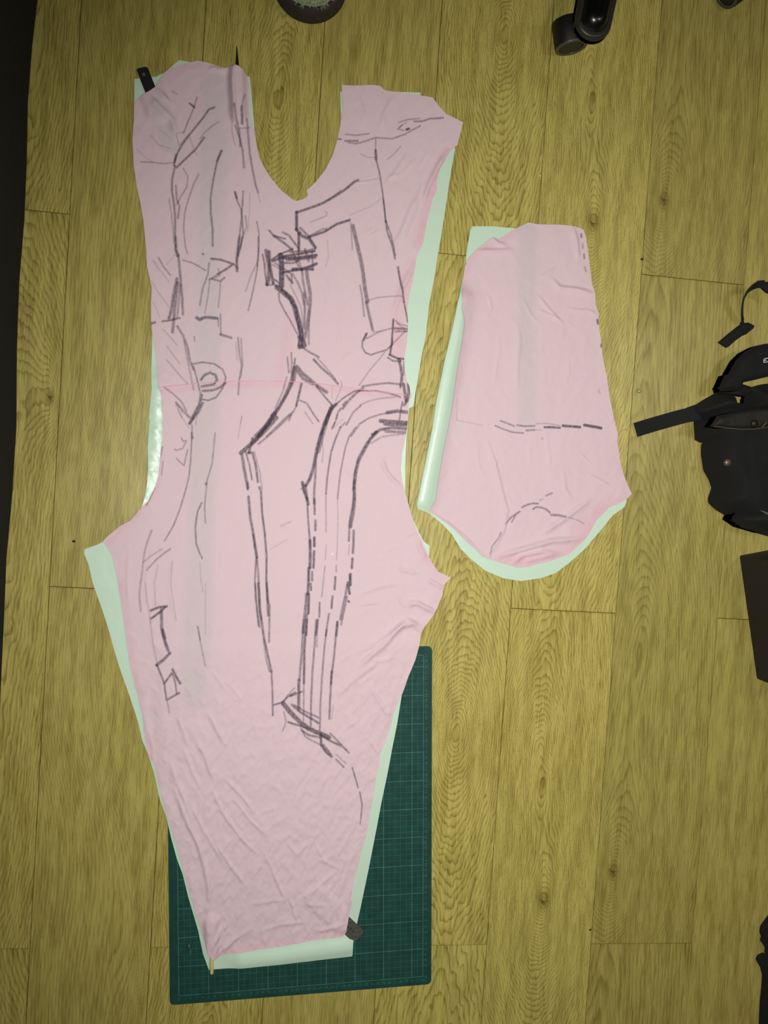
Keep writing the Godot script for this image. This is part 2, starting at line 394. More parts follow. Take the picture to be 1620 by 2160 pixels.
const CREASES := [
	[50,40,-99,-660,-97,-636,-93,-608,-90,-582],
	[41,20,-217,-615,-209,-607,-192,-595],
	[41,25,-135,-660,-123,-659,-111,-659],
	[66,30,-229,-602,-212,-586,-190,-570,-179,-538],
	[33,10,-221,-540,-209,-525,-189,-513],
	[25,8,-245,-554,-228,-532,-208,-511],
	[33,10,-190,-603,-179,-580,-183,-556],
	[50,35,266,-569,253,-545,238,-509,230,-476],
	[33,20,227,-513,218,-468,199,-412],
	[25,12,167,-516,191,-526,212,-553],
	[25,10,141,-415,163,-430],
	[33,13,199,-559,181,-527,165,-506],
	[41,15,168,-648,155,-622,154,-597],
	[25,10,114,-641,120,-617,119,-598],
	[25,8,236,-573,221,-537],
	[25,8,108,-500,142,-516],
	[25,10,157,-444,152,-407,157,-370],
	[41,20,217,-487,197,-426,179,-389],
	[50,25,223,-377,207,-340,190,-287],
	[33,15,234,-449,221,-393],
	[33,10,110,-299,102,-259,107,-220],
	[25,10,78,-335,80,-277],
	[25,8,125,-222,108,-197],
	[25,8,151,-431,134,-415],
	[25,10,-175,-102,-164,-74,-165,-40],
	[33,10,-181,131,-188,180,-183,228],
	[33,10,-147,141,-149,202,-136,251],
	[33,10,-218,133,-218,181,-213,230],
	[25,8,-48,86,-67,124,-71,186],
	[41,22,189,-46,197,-26,206,-16,225,0],
	[25,10,121,-28,142,-12,165,-2,184,10],
	[33,14,238,86,253,76,262,74],
	[33,20,230,133,237,142,264,147],
	[33,14,164,188,203,172,236,166],
	[41,24,281,155,297,163,313,171],
	[33,12,170,205,196,199],
	[33,14,231,182,238,195,247,208],
	[50,35,248,200,268,198,282,204,300,212],
	[41,16,261,91,269,109,278,122],
	[25,7,22,81,32,77,45,69],
	[25,7,178,59,179,85,185,120],
	[25,10,206,50,218,54,231,47],
	[25,10,182,125,205,126],
	[25,10,201,113,223,102],
	[58,40,171,311,193,290,217,268,240,239,261,233,280,248],
	[41,25,170,283,199,274,228,250,252,227,279,238],
	[50,20,140,362,158,341,182,320,206,302],
	[33,13,194,300,214,300,234,292],
	[33,14,194,343,211,368,225,388,238,391],
	[25,10,170,205,207,199],
	[25,10,131,312,160,288],
	[25,10,162,397,176,379,184,351],
	[25,10,197,434,217,462],
	[25,8,151,423,178,404],
	[25,8,169,499,198,485],
	[41,16,-76,397,-60,423,-41,455],
	[41,20,-92,444,-74,474,-59,513],
	[33,14,-123,408,-112,435,-106,454],
	[50,22,-131,485,-119,517,-103,549,-94,579],
	[33,15,-40,510,-9,540,13,567],
	[33,12,-110,462,-94,501,-78,529],
	[33,10,-39,353,-19,377],
	[33,10,-180,407,-163,456,-159,493],
	[25,8,-73,327,-49,359],
	[41,26,-123,528,-97,586,-76,626,-58,685,-54,719,-56,742],
	[33,16,-62,527,-40,569,-6,612,22,638],
	[33,15,-50,619,-22,659,6,692],
	[33,15,35,638,58,685,73,715],
	[33,12,14,725,47,719,73,717],
	[33,12,95,756,89,739,83,719],
	[33,15,102,712,128,692,156,668],
	[41,18,-42,792,-35,772,-20,756],
	[41,20,-33,809,-11,786,17,766],
	[33,12,184,685,180,726,172,760],
	[41,16,129,773,156,766,177,756],
	[33,12,30,773,69,759,112,756],
	[33,12,70,618,88,638,109,614],
	[25,10,-22,546,5,579,33,605],
	[25,10,120,624,138,651,169,665],
	[25,10,30,658,12,682],
	[25,10,-4,739,-9,766],
	[25,10,113,726,146,726],
	[33,12,-99,547,-67,603,-35,652]]
const SCREASES := [
	[41,26,330,-411,361,-414,389,-419],
	[50,30,469,-375,480,-363,506,-363,541,-359],
	[33,14,444,-377,457,-384,469,-395],
	[33,12,444,-345,464,-324,484,-308],
	[33,16,446,-320,473,-312,489,-305],
	[33,18,501,-327,536,-328,551,-324],
	[41,14,411,-291,416,-266,415,-216,419,-185],
	[25,10,509,-236,505,-198],
	[25,10,382,-263,379,-225,377,-190],
	[25,10,356,-336,362,-317,353,-296],
	[41,20,356,-435,367,-427,380,-426],
	[50,20,498,-466,505,-447,510,-417],
	[25,10,418,-337,431,-313,447,-299],
	[41,20,371,-89,387,-52,400,-12,414,28,411,64,388,111],
	[58,40,404,109,448,95,499,77,553,70],
	[50,30,428,123,446,106,482,97,515,99],
	[58,30,480,65,515,40,561,1],
	[41,20,452,117,488,106,504,102],
	[25,10,542,-76,559,-64],
	[25,12,553,-45,569,-39,600,-25],
	[33,12,511,-50,517,-15,531,3],
	[41,20,282,45,311,58,341,79,366,101],
	[33,15,392,96,388,115],
	[25,8,353,-85,358,-47,373,-21],
	[25,8,447,-92,450,-56],
	[25,8,479,-94,486,-64,485,-38]]
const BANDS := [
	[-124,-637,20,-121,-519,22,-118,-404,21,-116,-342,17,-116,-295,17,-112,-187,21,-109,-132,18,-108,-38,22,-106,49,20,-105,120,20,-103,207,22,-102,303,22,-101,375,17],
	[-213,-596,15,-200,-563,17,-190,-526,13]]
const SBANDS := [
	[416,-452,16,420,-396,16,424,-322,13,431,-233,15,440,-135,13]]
const PINKS := [
	[41,45,-186,-131,-124,-143,-79,-149,-30,-154,22,-158,79,-158,129,-155,178,-153,234,-151],
	[74,55,270,-570,253,-541,246,-503,240,-470,229,-415],
	[82,40,225,-377,209,-336,198,-292,207,-249,205,-223],
	[49,45,-68,755,-53,799,-40,813,-7,805,64,793,130,783,173,778],
	[41,40,-230,194,-210,291,-195,354,-180,422,-167,471,-150,520],
	[33,40,-252,123,-237,102,-216,84,-195,56,-180,24,-176,-27],
	[74,35,26,-267,17,-235,11,-207,9,-168],
	[41,35,-205,-629,-179,-656,-151,-664],
	[66,30,265,89,281,122,303,147]]
const SPINKS := [
	[74,60,410,118,452,116,488,108,528,96,560,63,587,20],
	[66,35,538,56,576,18,615,0],
	[33,45,282,41,317,64,355,95,383,113],
	[33,40,309,-307,309,-362,320,-398,337,-413,370,-433,404,-459],
	[33,35,311,-169,313,-242,313,-282],
	[66,25,605,-64,623,-37,633,-14]]
const RULER := [-250.9, -642.9, -234.0, -649.1, -200.5, -578.9, -215.5, -566.0]
const RULER_HOLE := [-238.4,-635.2]
const RULER_UNDER := [-227.7,-615.5,-213.1,-582.4]
const AWL := [-94.2,-700.1,-90.7,-662.2]
const AWL_UNDER := [-90.6,-660.9,-83.8,-586.7]
const GREY := [131.8,700.7,213.3,774.2,196.1,794.6,114.8,720.9]
const GREY_UNDER := [171.6,754.5,126.4,713.6]
const GREY_MARKS := [193.5,773.9,184.1,765.3]
const STICK := [-43.1,844.9,-49.3,755.6]
const STICK_UNDER := [-44.6,818.8,-49.3,755.6]
const HEM_ROLL := [7.5,826.7,66.0,819.6,131.7,810.0,186.4,801.7]
const HIP_EDGE := [-186.7,-139.0,-187.2,-105.4,-188.2,-62.1,-190.5,-18.6,-195.6,15.5,-202.8,54.6]
const SLEEVE_ROLL := [265.0,21.8,274.4,-46.6,282.0,-102.2,286.5,-147.5,293.3,-214.4,301.8,-274.9,308.5,-325.3]
const THREAD := [606.5,-103.6,607.2,-112.7,609.9,-119.9,614.9,-125.5,621.0,-127.5,627.4,-125.9,632.5,-121.1,634.7,-116.5]
const BAG_BODY := [748,-151,753,-118,766,-113,767,-93,774,-65,787,-46,792,-34,787,-17,788,-7,802,4,821,13,840,27,868,38,910,47,985,52,1079,27,1131,-38,1140,-145,1106,-195,963,-205,870,-194,779,-187]
const BAG_TOP := [782,-204,784,-207,821,-211,826,-224,848,-219,867,-226,912,-235,917,-175,818,-167,818,-184,834,-185,834,-201,819,-203,813,-203]
const BAG_SIDE := [732,-174,751,-182,768,-194,784,-204,816,-204,817,-193,820,-184,821,-171,801,-166,770,-161,748,-157]
const BAG_STRAP := [767,-208,776,-231,782,-233,795,-259,809,-274,829,-286,846,-291,878,-297,882,-243,851,-233,832,-227,811,-221,805,-206,770,-202]
const LOGO_E := [836.3,-260.7,838.2,-262.6,838.2,-262.6,844.8,-264.4,836.3,-260.7,836.7,-255.7,836.6,-259.3,841.3,-260.3,836.7,-255.9,845.4,-258.0]
const BAG_BELT := [639.0,-127.3,654.0,-133.1,674.4,-140.7,698.4,-149.2,722.5,-157.7,750.3,-165.4]
const BAG_LOOP := [822.5,-333.5,816.9,-340.1,812.3,-346.7,808.6,-354.4,805.6,-362.2,805.0,-370.3,807.0,-377.7,813.1,-385.6,823.1,-392.1,834.7,-393.8]
const BAG_LOOP_Y := [10,16,22,28,34,39,43,46,47,47]
const BAG_LOOP_FLAT := [822.5,-391.3,830.7,-396.5,842.8,-399.9,865.0,-402.3,867.3,-376.1,852.1,-379.3,843.2,-381.9,835.2,-387.4,827.5,-390.7]
const BAG_TAB := [781.7,-294.9,789.9,-302.1,803.9,-315.7,821.6,-330.8,822.5,-335.6,828.8,-336.2,830.2,-333.9,836.4,-336.3,849.6,-331.0,847.5,-324.9,835.7,-314.4,827.2,-310.1,815.3,-300.8,804.8,-289.9,798.8,-286.4]
const BAG_PATCH := [742.9,-137.4,753.3,-155.7,786.5,-167.0,816.9,-174.2,854.5,-180.3,857.3,-147.6,833.7,-140.2,794.3,-136.4,768.6,-136.1]
const BAG_ZIP := [743.5,-137.0,755.5,-136.6,767.5,-135.9,793.2,-135.6,815.4,-137.6,832.4,-140.8,845.9,-144.2]
const BAG_PULL := [828.6,-140.4,837.2,-150.6]
const BAG_STUD := [778.1,-78.1]
const BAG_STUD2 := [817.4,-147.6]
const BAG_POCKET := [818.0,21.2,820.1,14.5,826.4,5.8,839.7,-4.6,856.8,-11.7,874.2,-16.2,923.8,-21.8,942.7,28.7,879.2,41.6,839.3,33.1]
const BAG_SWOOSH := [840.2,0.4,848.2,2.0,862.5,6.3,842.0,0.8,850.1,4.7,862.6,7.9]
const CASTER := [458.2,-782.2,463.7,-757.5]
const SPOKE := [481.4,-757.5,519.9,-1043.3]
const SLIPPER := [25.7,-754.2,-5.4,-1011.9]
const BED := [-409.1,-776.6,-410.4,-732.0,-411.7,-657.6,-412.1,-568.1,-412.6,-478.3,-412.4,-388.3,-411.4,-282.7,-409.7,-176.8,-408.0,-54.9,-407.7,52.3,-408.1,160.1,-408.9,276.3,-411.2,393.0,-413.8,518.2,-417.5,683.4]
const DARK_LUMP := [975.0,746.6,968.9,752.9,962.1,762.7,956.2,771.7,955.2,782.5,959.8,791.5,957.6,798.7,963.8,805.0,969.3,813.2,968.1,821.3,956.1,825.7,952.0,833.7,956.5,841.0,963.0,850.1,967.9,863.7,968.4,890.8,967.5,913.4,969.5,958.7,974.9,1022.3,1074.0,1052.5,1147.6,999.2,1144.9,861.4,1067.5,760.5,1007.7,737.7]
const SHADE_BOX := [857.1,84.9,910.8,310.3]  # near side of the added box that stands in for a shadow
const CRUMBS := [628.5,-428.0,626.0,777.0,641.2,-196.7,-307.9,125.1,432.6,-551.5]

var dust := FastNoiseLite.new()
var stamp := PackedByteArray()

func _ready() -> void:
	# ---- camera ----
	var cam := Camera3D.new()
	cam.name = "camera"
	cam.fov = 61.9275
	cam.near = 0.02
	cam.transform = Transform3D(Basis(Vector3(0.988729, 0.134283, -0.066204), Vector3(-0.061357, -0.039925, -0.997317), Vector3(-0.136566, 0.990138, -0.031236)), Vector3(0, 1.4482, 0))
	add_child(cam)
	cam.current = true
	# ---- environment: a closed room at night, nothing of the sky comes in ----
	var we := WorldEnvironment.new()
	we.name = "world_environment"
	var env := Environment.new()
	env.background_mode = Environment.BG_COLOR
	env.background_color = Color(0.02, 0.02, 0.022)
	env.tonemap_mode = Environment.TONE_MAPPER_LINEAR
	env.tonemap_exposure = 1.0
	env.sdfgi_enabled = true
	env.ssao_enabled = true
	env.ssil_enabled = true
	we.environment = env
	add_child(we)
	# ---- the flash of the hand-held phone, right beside the lens ----
	var flash := SpotLight3D.new()
	flash.name = "phone_flash"
	flash.light_color = Color(1.0, 1.0, 0.97)
	flash.light_energy = FLASH
	flash.light_size = 0.006
	flash.spot_range = 8.0
	flash.spot_attenuation = 2.0
	flash.spot_angle = 58.0
	flash.spot_angle_attenuation = 1.0
	flash.basis = cam.basis.rotated(cam.basis.x, -0.12).rotated(cam.basis.y, -0.20)
	flash.shadow_enabled = true
	flash.position = cam.position + cam.basis.x * 0.034 - cam.basis.y * 0.016 - cam.basis.z * 0.004
	add_child(flash)

	dust.seed = 7
	dust.noise_type = FastNoiseLite.TYPE_SIMPLEX_SMOOTH
	dust.frequency = 1.0
	dust.fractal_octaves = 3
	stamp = noise_bytes(11, 0.35, 256, 256, 256, 256)

	build_room()
	build_floor()
	build_mat()
	build_papers()
	build_tools()
	build_cloths()
	build_backpack()
	build_office_chair()
	build_slipper()
	build_bed()
	build_dark_lump()
	build_shade_box()
	build_crumbs()

# ------------------------------------------------------------------ helpers
func tag(o: Node, label: String, category: String, group := "") -> void:
	o.set_meta("label", label)
	o.set_meta("category", category)
	if group != "":
		o.set_meta("group", group)

func base(called: String, where := Vector3.ZERO) -> Node3D:
	var o := Node3D.new()
	o.name = called
	add_child(o, true)
	o.position = where
	return o

func part(called: String, mesh: Mesh, m: Material, parent: Node = self) -> MeshInstance3D:
	var o := MeshInstance3D.new()
	o.name = called
	o.mesh = mesh
	o.material_override = m
	parent.add_child(o, true)
	return o

func mat(c: Color, rough := 0.8, metal := 0.0, spec := 0.5) -> StandardMaterial3D:
	var m := StandardMaterial3D.new()
	m.albedo_color = c
	m.roughness = rough
	m.metallic = metal
	m.metallic_specular = spec
	return m

func grain(m: StandardMaterial3D, freq: float, depth: float, scale := 4.0) -> StandardMaterial3D:
	var n := FastNoiseLite.new()
	n.seed = 5
	n.frequency = freq
	n.fractal_octaves = 4
	var img := n.get_seamless_image(256, 256)
	img.bump_map_to_normal_map(4.0)
	m.normal_enabled = true
	m.normal_texture = ImageTexture.create_from_image(img)
	m.normal_scale = depth
	m.uv1_triplanar = true
	m.uv1_world_triplanar = true
	m.uv1_scale = Vector3.ONE * scale
	return m

func noise_bytes(s: int, freq: float, w0: int, h0: int, w: int, h: int, oct := 3) -> PackedByteArray:
	var n := FastNoiseLite.new()
	n.seed = s
	n.noise_type = FastNoiseLite.TYPE_SIMPLEX
	n.frequency = freq
	n.fractal_octaves = oct
	var img := n.get_image(w0, h0)
	img.convert(Image.FORMAT_L8)
	if w0 != w or h0 != h:
		img.resize(w, h, Image.INTERPOLATE_CUBIC)
	return img.get_data()

func pts(a: Array, from := 0) -> PackedVector2Array:
	var r := PackedVector2Array()
	for i in range(from, a.size() - 1, 2):
		r.append(Vector2(a[i], a[i + 1]) * 0.001)
	return r

func smooth_loop(p: PackedVector2Array, step: float) -> PackedVector2Array:
	# resample a closed outline with straight runs no longer than step
	var r := PackedVector2Array()
	for i in p.size():
		var a := p[i]
		var b := p[(i + 1) % p.size()]
		var n := maxi(1, int(ceil(a.distance_to(b) / step)))
		for k in n:
			r.append(a.lerp(b, float(k) / n))
	return r

func seg_dist(p: Vector2, a: Vector2, b: Vector2) -> float:
	var ab := b - a
	var t := clampf((p - a).dot(ab) / maxf(ab.length_squared(), 1e-12), 0.0, 1.0)
	return p.distance_to(a + ab * t)

func line_dist(p: Vector2, l: PackedVector2Array, closed := false) -> float:
	var d := 1e9
	var n := l.size() if closed else l.size() - 1
	for i in n:
		d = minf(d, seg_dist(p, l[i], l[(i + 1) % l.size()]))
	return d

func mesh_of(v: PackedVector3Array, n: PackedVector3Array, uv: PackedVector2Array, idx: PackedInt32Array) -> ArrayMesh:
	var a := []
	a.resize(Mesh.ARRAY_MAX)
	a[Mesh.ARRAY_VERTEX] = v
	if n.size() > 0:
		a[Mesh.ARRAY_NORMAL] = n
	if uv.size() > 0:
		a[Mesh.ARRAY_TEX_UV] = uv
	a[Mesh.ARRAY_INDEX] = idx
	var m := ArrayMesh.new()
	m.add_surface_from_arrays(Mesh.PRIMITIVE_TRIANGLES, a)
	return m

# A height field over the plan box of an outline
class Field:
	var o: Vector2
	var c: float
	var nx: int
	var nz: int
	var h := PackedFloat32Array()
	func _init(outline: PackedVector2Array, cell: float) -> void:
		var lo := outline[0]
		var hi := outline[0]
		for p in outline:
			lo = lo.min(p)
			hi = hi.max(p)
		c = cell
		o = lo - Vector2(cell, cell) * 1.5
		nx = int((hi.x - o.x) / cell) + 4
		nz = int((hi.y - o.y) / cell) + 4
		h.resize(nx * nz)
	func fill(f: Callable) -> void:
		for j in nz:
			for i in nx:
				h[j * nx + i] = f.call(o + Vector2(i, j) * c)
	func at(p: Vector2) -> float:
		var g := (p - o) / c
		var i := clampi(int(g.x), 0, nx - 2)
		var j := clampi(int(g.y), 0, nz - 2)
		var u := g.x - i
		var v := g.y - j
		var k := j * nx + i
		return lerpf(lerpf(h[k], h[k + 1], u), lerpf(h[k + nx], h[k + nx + 1], u), v)
	func normal(p: Vector2) -> Vector3:
		var e := c
		var dx := at(p + Vector2(e, 0)) - at(p - Vector2(e, 0))
		var dz := at(p + Vector2(0, e)) - at(p - Vector2(0, e))
		return Vector3(-dx, 2.0 * e, -dz).normalized()
	func ridge(l: PackedVector2Array, w: float, height: float) -> void:
		# a fold of cloth: a narrow rise along a line that thins out to its ends
		var best := {}
		var total := 0.0
		for s in l.size() - 1:
			total += l[s].distance_to(l[s + 1])
		var run := 0.0
		for s in l.size() - 1:
			var a := l[s]
			var b := l[s + 1]
			var lo := ((a.min(b) - Vector2.ONE * w * 2.6 - o) / c).floor()
			var hi := ((a.max(b) + Vector2.ONE * w * 2.6 - o) / c).ceil()
			var ab := b - a
			var l2 := maxf(ab.length_squared(), 1e-12)
			for j in range(maxi(0, int(lo.y)), mini(nz, int(hi.y) + 1)):
				for i in range(maxi(0, int(lo.x)), mini(nx, int(hi.x) + 1)):
					var p := o + Vector2(i, j) * c
					var t := clampf((p - a).dot(ab) / l2, 0.0, 1.0)
					var q := p - (a + ab * t)
					var side := 1.0 if ab.cross(q) > 0.0 else 1.7
					var d := q.length() * side / w
					if d < 2.6:
						var f := (run + t * sqrt(l2)) / total
						var taper := minf(1.0, minf(f, 1.0 - f) * 4.0 + 0.25)
						var val := height * taper * exp(-d * d)
						var k := j * nx + i
						if val > best.get(k, 0.0):
							best[k] = val
			run += sqrt(l2)
		for k in best:
			h[k] += best[k]

# The sheet that covers an outline at the height of a field, with a rim hanging down by thick
func sheet(outline: PackedVector2Array, f: Field, thick: float, uv_box := Rect2(0, 0, 1, 1)) -> ArrayMesh:
	var loop := smooth_loop(outline, f.c)
	var edge := {}
	for p in smooth_loop(outline, f.c * 0.3):
		var g := ((p - f.o) / f.c).floor()
		edge[int(g.y) * f.nx + int(g.x)] = true
	var v := PackedVector3Array()
	var n := PackedVector3Array()
	var uv := PackedVector2Array()
	var idx := PackedInt32Array()
	var node := PackedInt32Array()
	node.resize(f.nx * f.nz)
	node.fill(-1)
	for j in f.nz - 1:
		for i in f.nx - 1:
			var k := j * f.nx + i
			var p := f.o + Vector2(i, j) * f.c
			if edge.has(k):
				var cell := PackedVector2Array([p, p + Vector2(f.c, 0), p + Vector2(f.c, f.c), p + Vector2(0, f.c)])
				for poly in Geometry2D.intersect_polygons(cell, outline):
					if Geometry2D.is_polygon_clockwise(poly):
						poly.reverse()
					var b := v.size()
					for q in poly:
						v.append(Vector3(q.x, f.at(q), q.y))
						n.append(f.normal(q))
						uv.append((q - uv_box.position) / uv_box.size)
					var tri := Geometry2D.triangulate_polygon(poly)
					for t in range(0, tri.size(), 3):
						var ia := tri[t]
						var ib := tri[t + 1]
						var ic := tri[t + 2]
						if (poly[ib] - poly[ia]).cross(poly[ic] - poly[ia]) > 0.0:
							idx.append_array([b + ia, b + ib, b + ic])
						else:
							idx.append_array([b + ia, b + ic, b + ib])
			elif Geometry2D.is_point_in_polygon(p + Vector2(f.c, f.c) * 0.5, outline):
				var ids := [k, k + 1, k + f.nx + 1, k + f.nx]
				for id in ids:
					if node[id] < 0:
						var q: Vector2 = f.o + Vector2(id % f.nx, id / f.nx) * f.c
						node[id] = v.size()
						v.append(Vector3(q.x, f.h[id], q.y))
						n.append(f.normal(q))
						uv.append((q - uv_box.position) / uv_box.size)
				idx.append_array([node[ids[0]], node[ids[1]], node[ids[2]], node[ids[0]], node[ids[2]], node[ids[3]]])
	if thick > 0.0:
		var cw := 1.0 if Geometry2D.is_polygon_clockwise(loop) else -1.0
		var b := v.size()
		for i in loop.size():
			var q := loop[i]
			var d := (loop[(i + 1) % loop.size()] - loop[i - 1]).normalized()
			var out := Vector3(-d.y, 0, d.x) * cw
			for s in 2:
				v.append(Vector3(q.x, f.at(q) - thick * s, q.y))
				n.append(out)
				uv.append((q - uv_box.position) / uv_box.size)
		for i in loop.size():
			var a := b + 2 * i
			var c2 := b + 2 * ((i + 1) % loop.size())
			if cw < 0.0:
				idx.append_array([a, c2, a + 1, c2, c2 + 1, a + 1])
			else:
				idx.append_array([a, a + 1, c2, c2, a + 1, c2 + 1])
	return mesh_of(v, n, uv, idx)

# A stuffed shape over an outline: rises from y0 by height within round of its edge
func puff(outline: PackedVector2Array, y0: float, height: float, rnd: float, cell: float, lumps := 0.0, lump_freq := 20.0, skirt := -1.0) -> ArrayMesh:
	var f := Field.new(outline, cell)
	f.fill(func(p: Vector2) -> float:
		var d := line_dist(p, outline, true)
		if not Geometry2D.is_point_in_polygon(p, outline):
			return y0 - minf(d, cell * 2.0) * height * 2.6 / rnd
		var q := 1.0 - minf(d / rnd, 1.0)
		return y0 + height * (1.0 - pow(q, 2.6)) + lumps * minf(d / rnd, 1.0) * dust.get_noise_2d(p.x * lump_freq, p.y * lump_freq))
	return sheet(outline, f, skirt if skirt >= 0.0 else y0)

# Rings of points joined to a closed smooth skin
func loft(rings: Array, cap_start := true, cap_end := true, smooth := true) -> ArrayMesh:
	var st := SurfaceTool.new()
	st.begin(Mesh.PRIMITIVE_TRIANGLES)
	st.set_smooth_group(0 if smooth else -1)
	var m: int = rings[0].size()
	for r in rings.size() - 1:
		for i in m:
			var a: Vector3 = rings[r][i]
			var b: Vector3 = rings[r][(i + 1) % m]
			var c: Vector3 = rings[r + 1][(i + 1) % m]
			var d: Vector3 = rings[r + 1][i]
			for q in [a, b, c, a, c, d]:
				st.add_vertex(q)
	for e in 2:
		if (e == 0 and not cap_start) or (e == 1 and not cap_end):
			continue
		var ring: PackedVector3Array = rings[0] if e == 0 else rings[rings.size() - 1]
		var mid := Vector3.ZERO
		for q in ring:
			mid += q / m
		st.set_smooth_group(1 + e if smooth else -1)
		for i in m:
			var a := ring[i]
			var b := ring[(i + 1) % m]
			for q in ([mid, b, a] if e == 0 else [mid, a, b]):
				st.add_vertex(q)
	st.generate_normals()
	st.index()
	return st.commit()

func tube(path: Array, radii: Array, sides := 12) -> ArrayMesh:
	var rings := []
	for i in path.size():
		var d: Vector3 = (path[mini(i + 1, path.size() - 1)] - path[maxi(i - 1, 0)]).normalized()
		var up := Vector3.UP if absf(d.y) < 0.9 else Vector3.RIGHT
		var s := d.cross(up).normalized()
		var t := s.cross(d).normalized()
		var ring := PackedVector3Array()
		var r: float = radii[mini(i, radii.size() - 1)]
		for k in sides:
			var a := TAU * k / sides
			ring.append(path[i] + (s * cos(a) + t * sin(a)) * r)
		rings.append(ring)
	return loft(rings)

# A flat band swept along a path; width runs along side
func band(path: Array, width: float, thick: float, lift := Vector3.UP) -> ArrayMesh:
	var rings := []
	for i in path.size():
		var d: Vector3 = (path[mini(i + 1, path.size() - 1)] - path[maxi(i - 1, 0)]).normalized()
		var s := d.cross(lift).normalized() * width * 0.5
		var u := s.cross(d).normalized() * thick * 0.5
		rings.append(PackedVector3Array([path[i] - s - u, path[i] - s + u, path[i] + s + u, path[i] + s - u]))
	return loft(rings, true, true, false)

# A straight-sided slab over an outline with its upper edge rounded off
func slab(outline: PackedVector2Array, y0: float, y1: float, bevel: float) -> ArrayMesh:
	var o := outline.duplicate()
	if Geometry2D.is_polygon_clockwise(o):
		o.reverse()
	var steps := [[0.0, y0], [0.0, y1 - bevel], [bevel * 0.3, y1 - bevel * 0.3], [bevel, y1]]
	var rings := []
	for s in steps:
		var ring := PackedVector3Array()
		for i in o.size():
			var a := (o[i] - o[i - 1]).normalized()
			var b := (o[(i + 1) % o.size()] - o[i]).normalized()
			var nrm := (Vector2(-a.y, a.x) + Vector2(-b.y, b.x))
			nrm = nrm / maxf(0.3, nrm.length_squared() * 0.5)
			var q: Vector2 = o[i] + nrm * s[0]
			ring.append(Vector3(q.x, s[1], q.y))
		ring.reverse()
		rings.append(ring)
	return loft(rings, true, true, false)

func rounded(p: PackedVector2Array, r: float, n := 5) -> PackedVector2Array:
	var out := PackedVector2Array()
	for i in p.size():
		var a := p[i - 1]
		var b := p[i]
		var c := p[(i + 1) % p.size()]
		var ra := minf(r, a.distance_to(b) * 0.45)
		var rc := minf(r, c.distance_to(b) * 0.45)
		var s := b + (a - b).normalized() * ra
		var e := b + (c - b).normalized() * rc
		for k in n + 1:
			var t := float(k) / n
			out.append(s.lerp(b, t).lerp(b.lerp(e, t), t))
	return out

func box(size: Vector3, at: Vector3, called: String, m: Material, parent: Node = self) -> MeshInstance3D:
	var b := BoxMesh.new()
	b.size = size
	var o := part(called, b, m, parent)
	o.position = at
	return o

# ------------------------------------------------------------------ room
const X0 := -1.3147
const X1 := 1.9912
const Z0 := -1.608
const Z1 := 2.01
const CEIL := 2.4

func build_room() -> void:
	var wall := grain(mat(Color(0.40, 0.40, 0.39), 0.9), 0.05, 0.3, 2.0)
	var cx := (X0 + X1) * 0.5
	var cz := (Z0 + Z1) * 0.5
	for w in [["wall_left", Vector3(0.1, CEIL, Z1 - Z0 + 0.2), Vector3(X0 - 0.05, CEIL * 0.5, cz)], ["wall_right", Vector3(0.1, CEIL, Z1 - Z0 + 0.2), Vector3(X1 + 0.05, CEIL * 0.5, cz)], ["wall_back", Vector3(X1 - X0, CEIL, 0.1), Vector3(cx, CEIL * 0.5, Z0 - 0.05)], ["wall_front", Vector3(X1 - X0, CEIL, 0.1), Vector3(cx, CEIL * 0.5, Z1 + 0.05)]]:
		box(w[1], w[2], w[0], wall).set_meta("kind", "structure")
	box(Vector3(X1 - X0 + 0.2, 0.1, Z1 - Z0 + 0.2), Vector3(cx, CEIL + 0.05, cz), "ceiling", wall).set_meta("kind", "structure")
	# a dim ceiling lamp towards the far right corner
	var lamp := base("ceiling_lamp", Vector3(1.45, CEIL, -0.45))
	tag(lamp, "round white glass lamp fixed to the ceiling", "lamp")
	var rings := []
	for s in [[0.11, 0.0], [0.115, -0.012], [0.10, -0.02]]:
		rings.append(circle(s[0], s[1], 32))
	part("lamp_base", loft(rings), mat(Color(0.7, 0.7, 0.68), 0.5), lamp)
	rings = []
	for k in 9:
		var a := PI * 0.5 * k / 8.0
		rings.append(circle(0.098 * cos(a) + 0.001, -0.02 - 0.07 * sin(a), 32))
	var glass := mat(Color(0.95, 0.92, 0.85), 0.3)
	glass.emission_enabled = true
	glass.emission = Color(1.0, 0.96, 0.88)
	glass.emission_energy_multiplier = 1.2
	part("lamp_glass", loft(rings), glass, lamp)
	var l := OmniLight3D.new()
	l.name = "lamp_light"
	l.light_color = Color(1.0, 0.96, 0.88)
	l.light_energy = LAMP
	l.light_size = 0.1
	l.omni_range = 8.0
	l.omni_attenuation = 2.0
	l.shadow_enabled = true
	l.position = Vector3(0, -0.22, 0)
	lamp.add_child(l)

func circle(r: float, y: float, n: int) -> PackedVector3Array:
	var ring := PackedVector3Array()
	for k in n:
		ring.append(Vector3(cos(TAU * k / n) * r, y, sin(TAU * k / n) * r))
	return ring

# ------------------------------------------------------------------ floor
const PLANK_W := 0.19447
const PLANK_L := 1.206
const SEAM0 := -0.3424

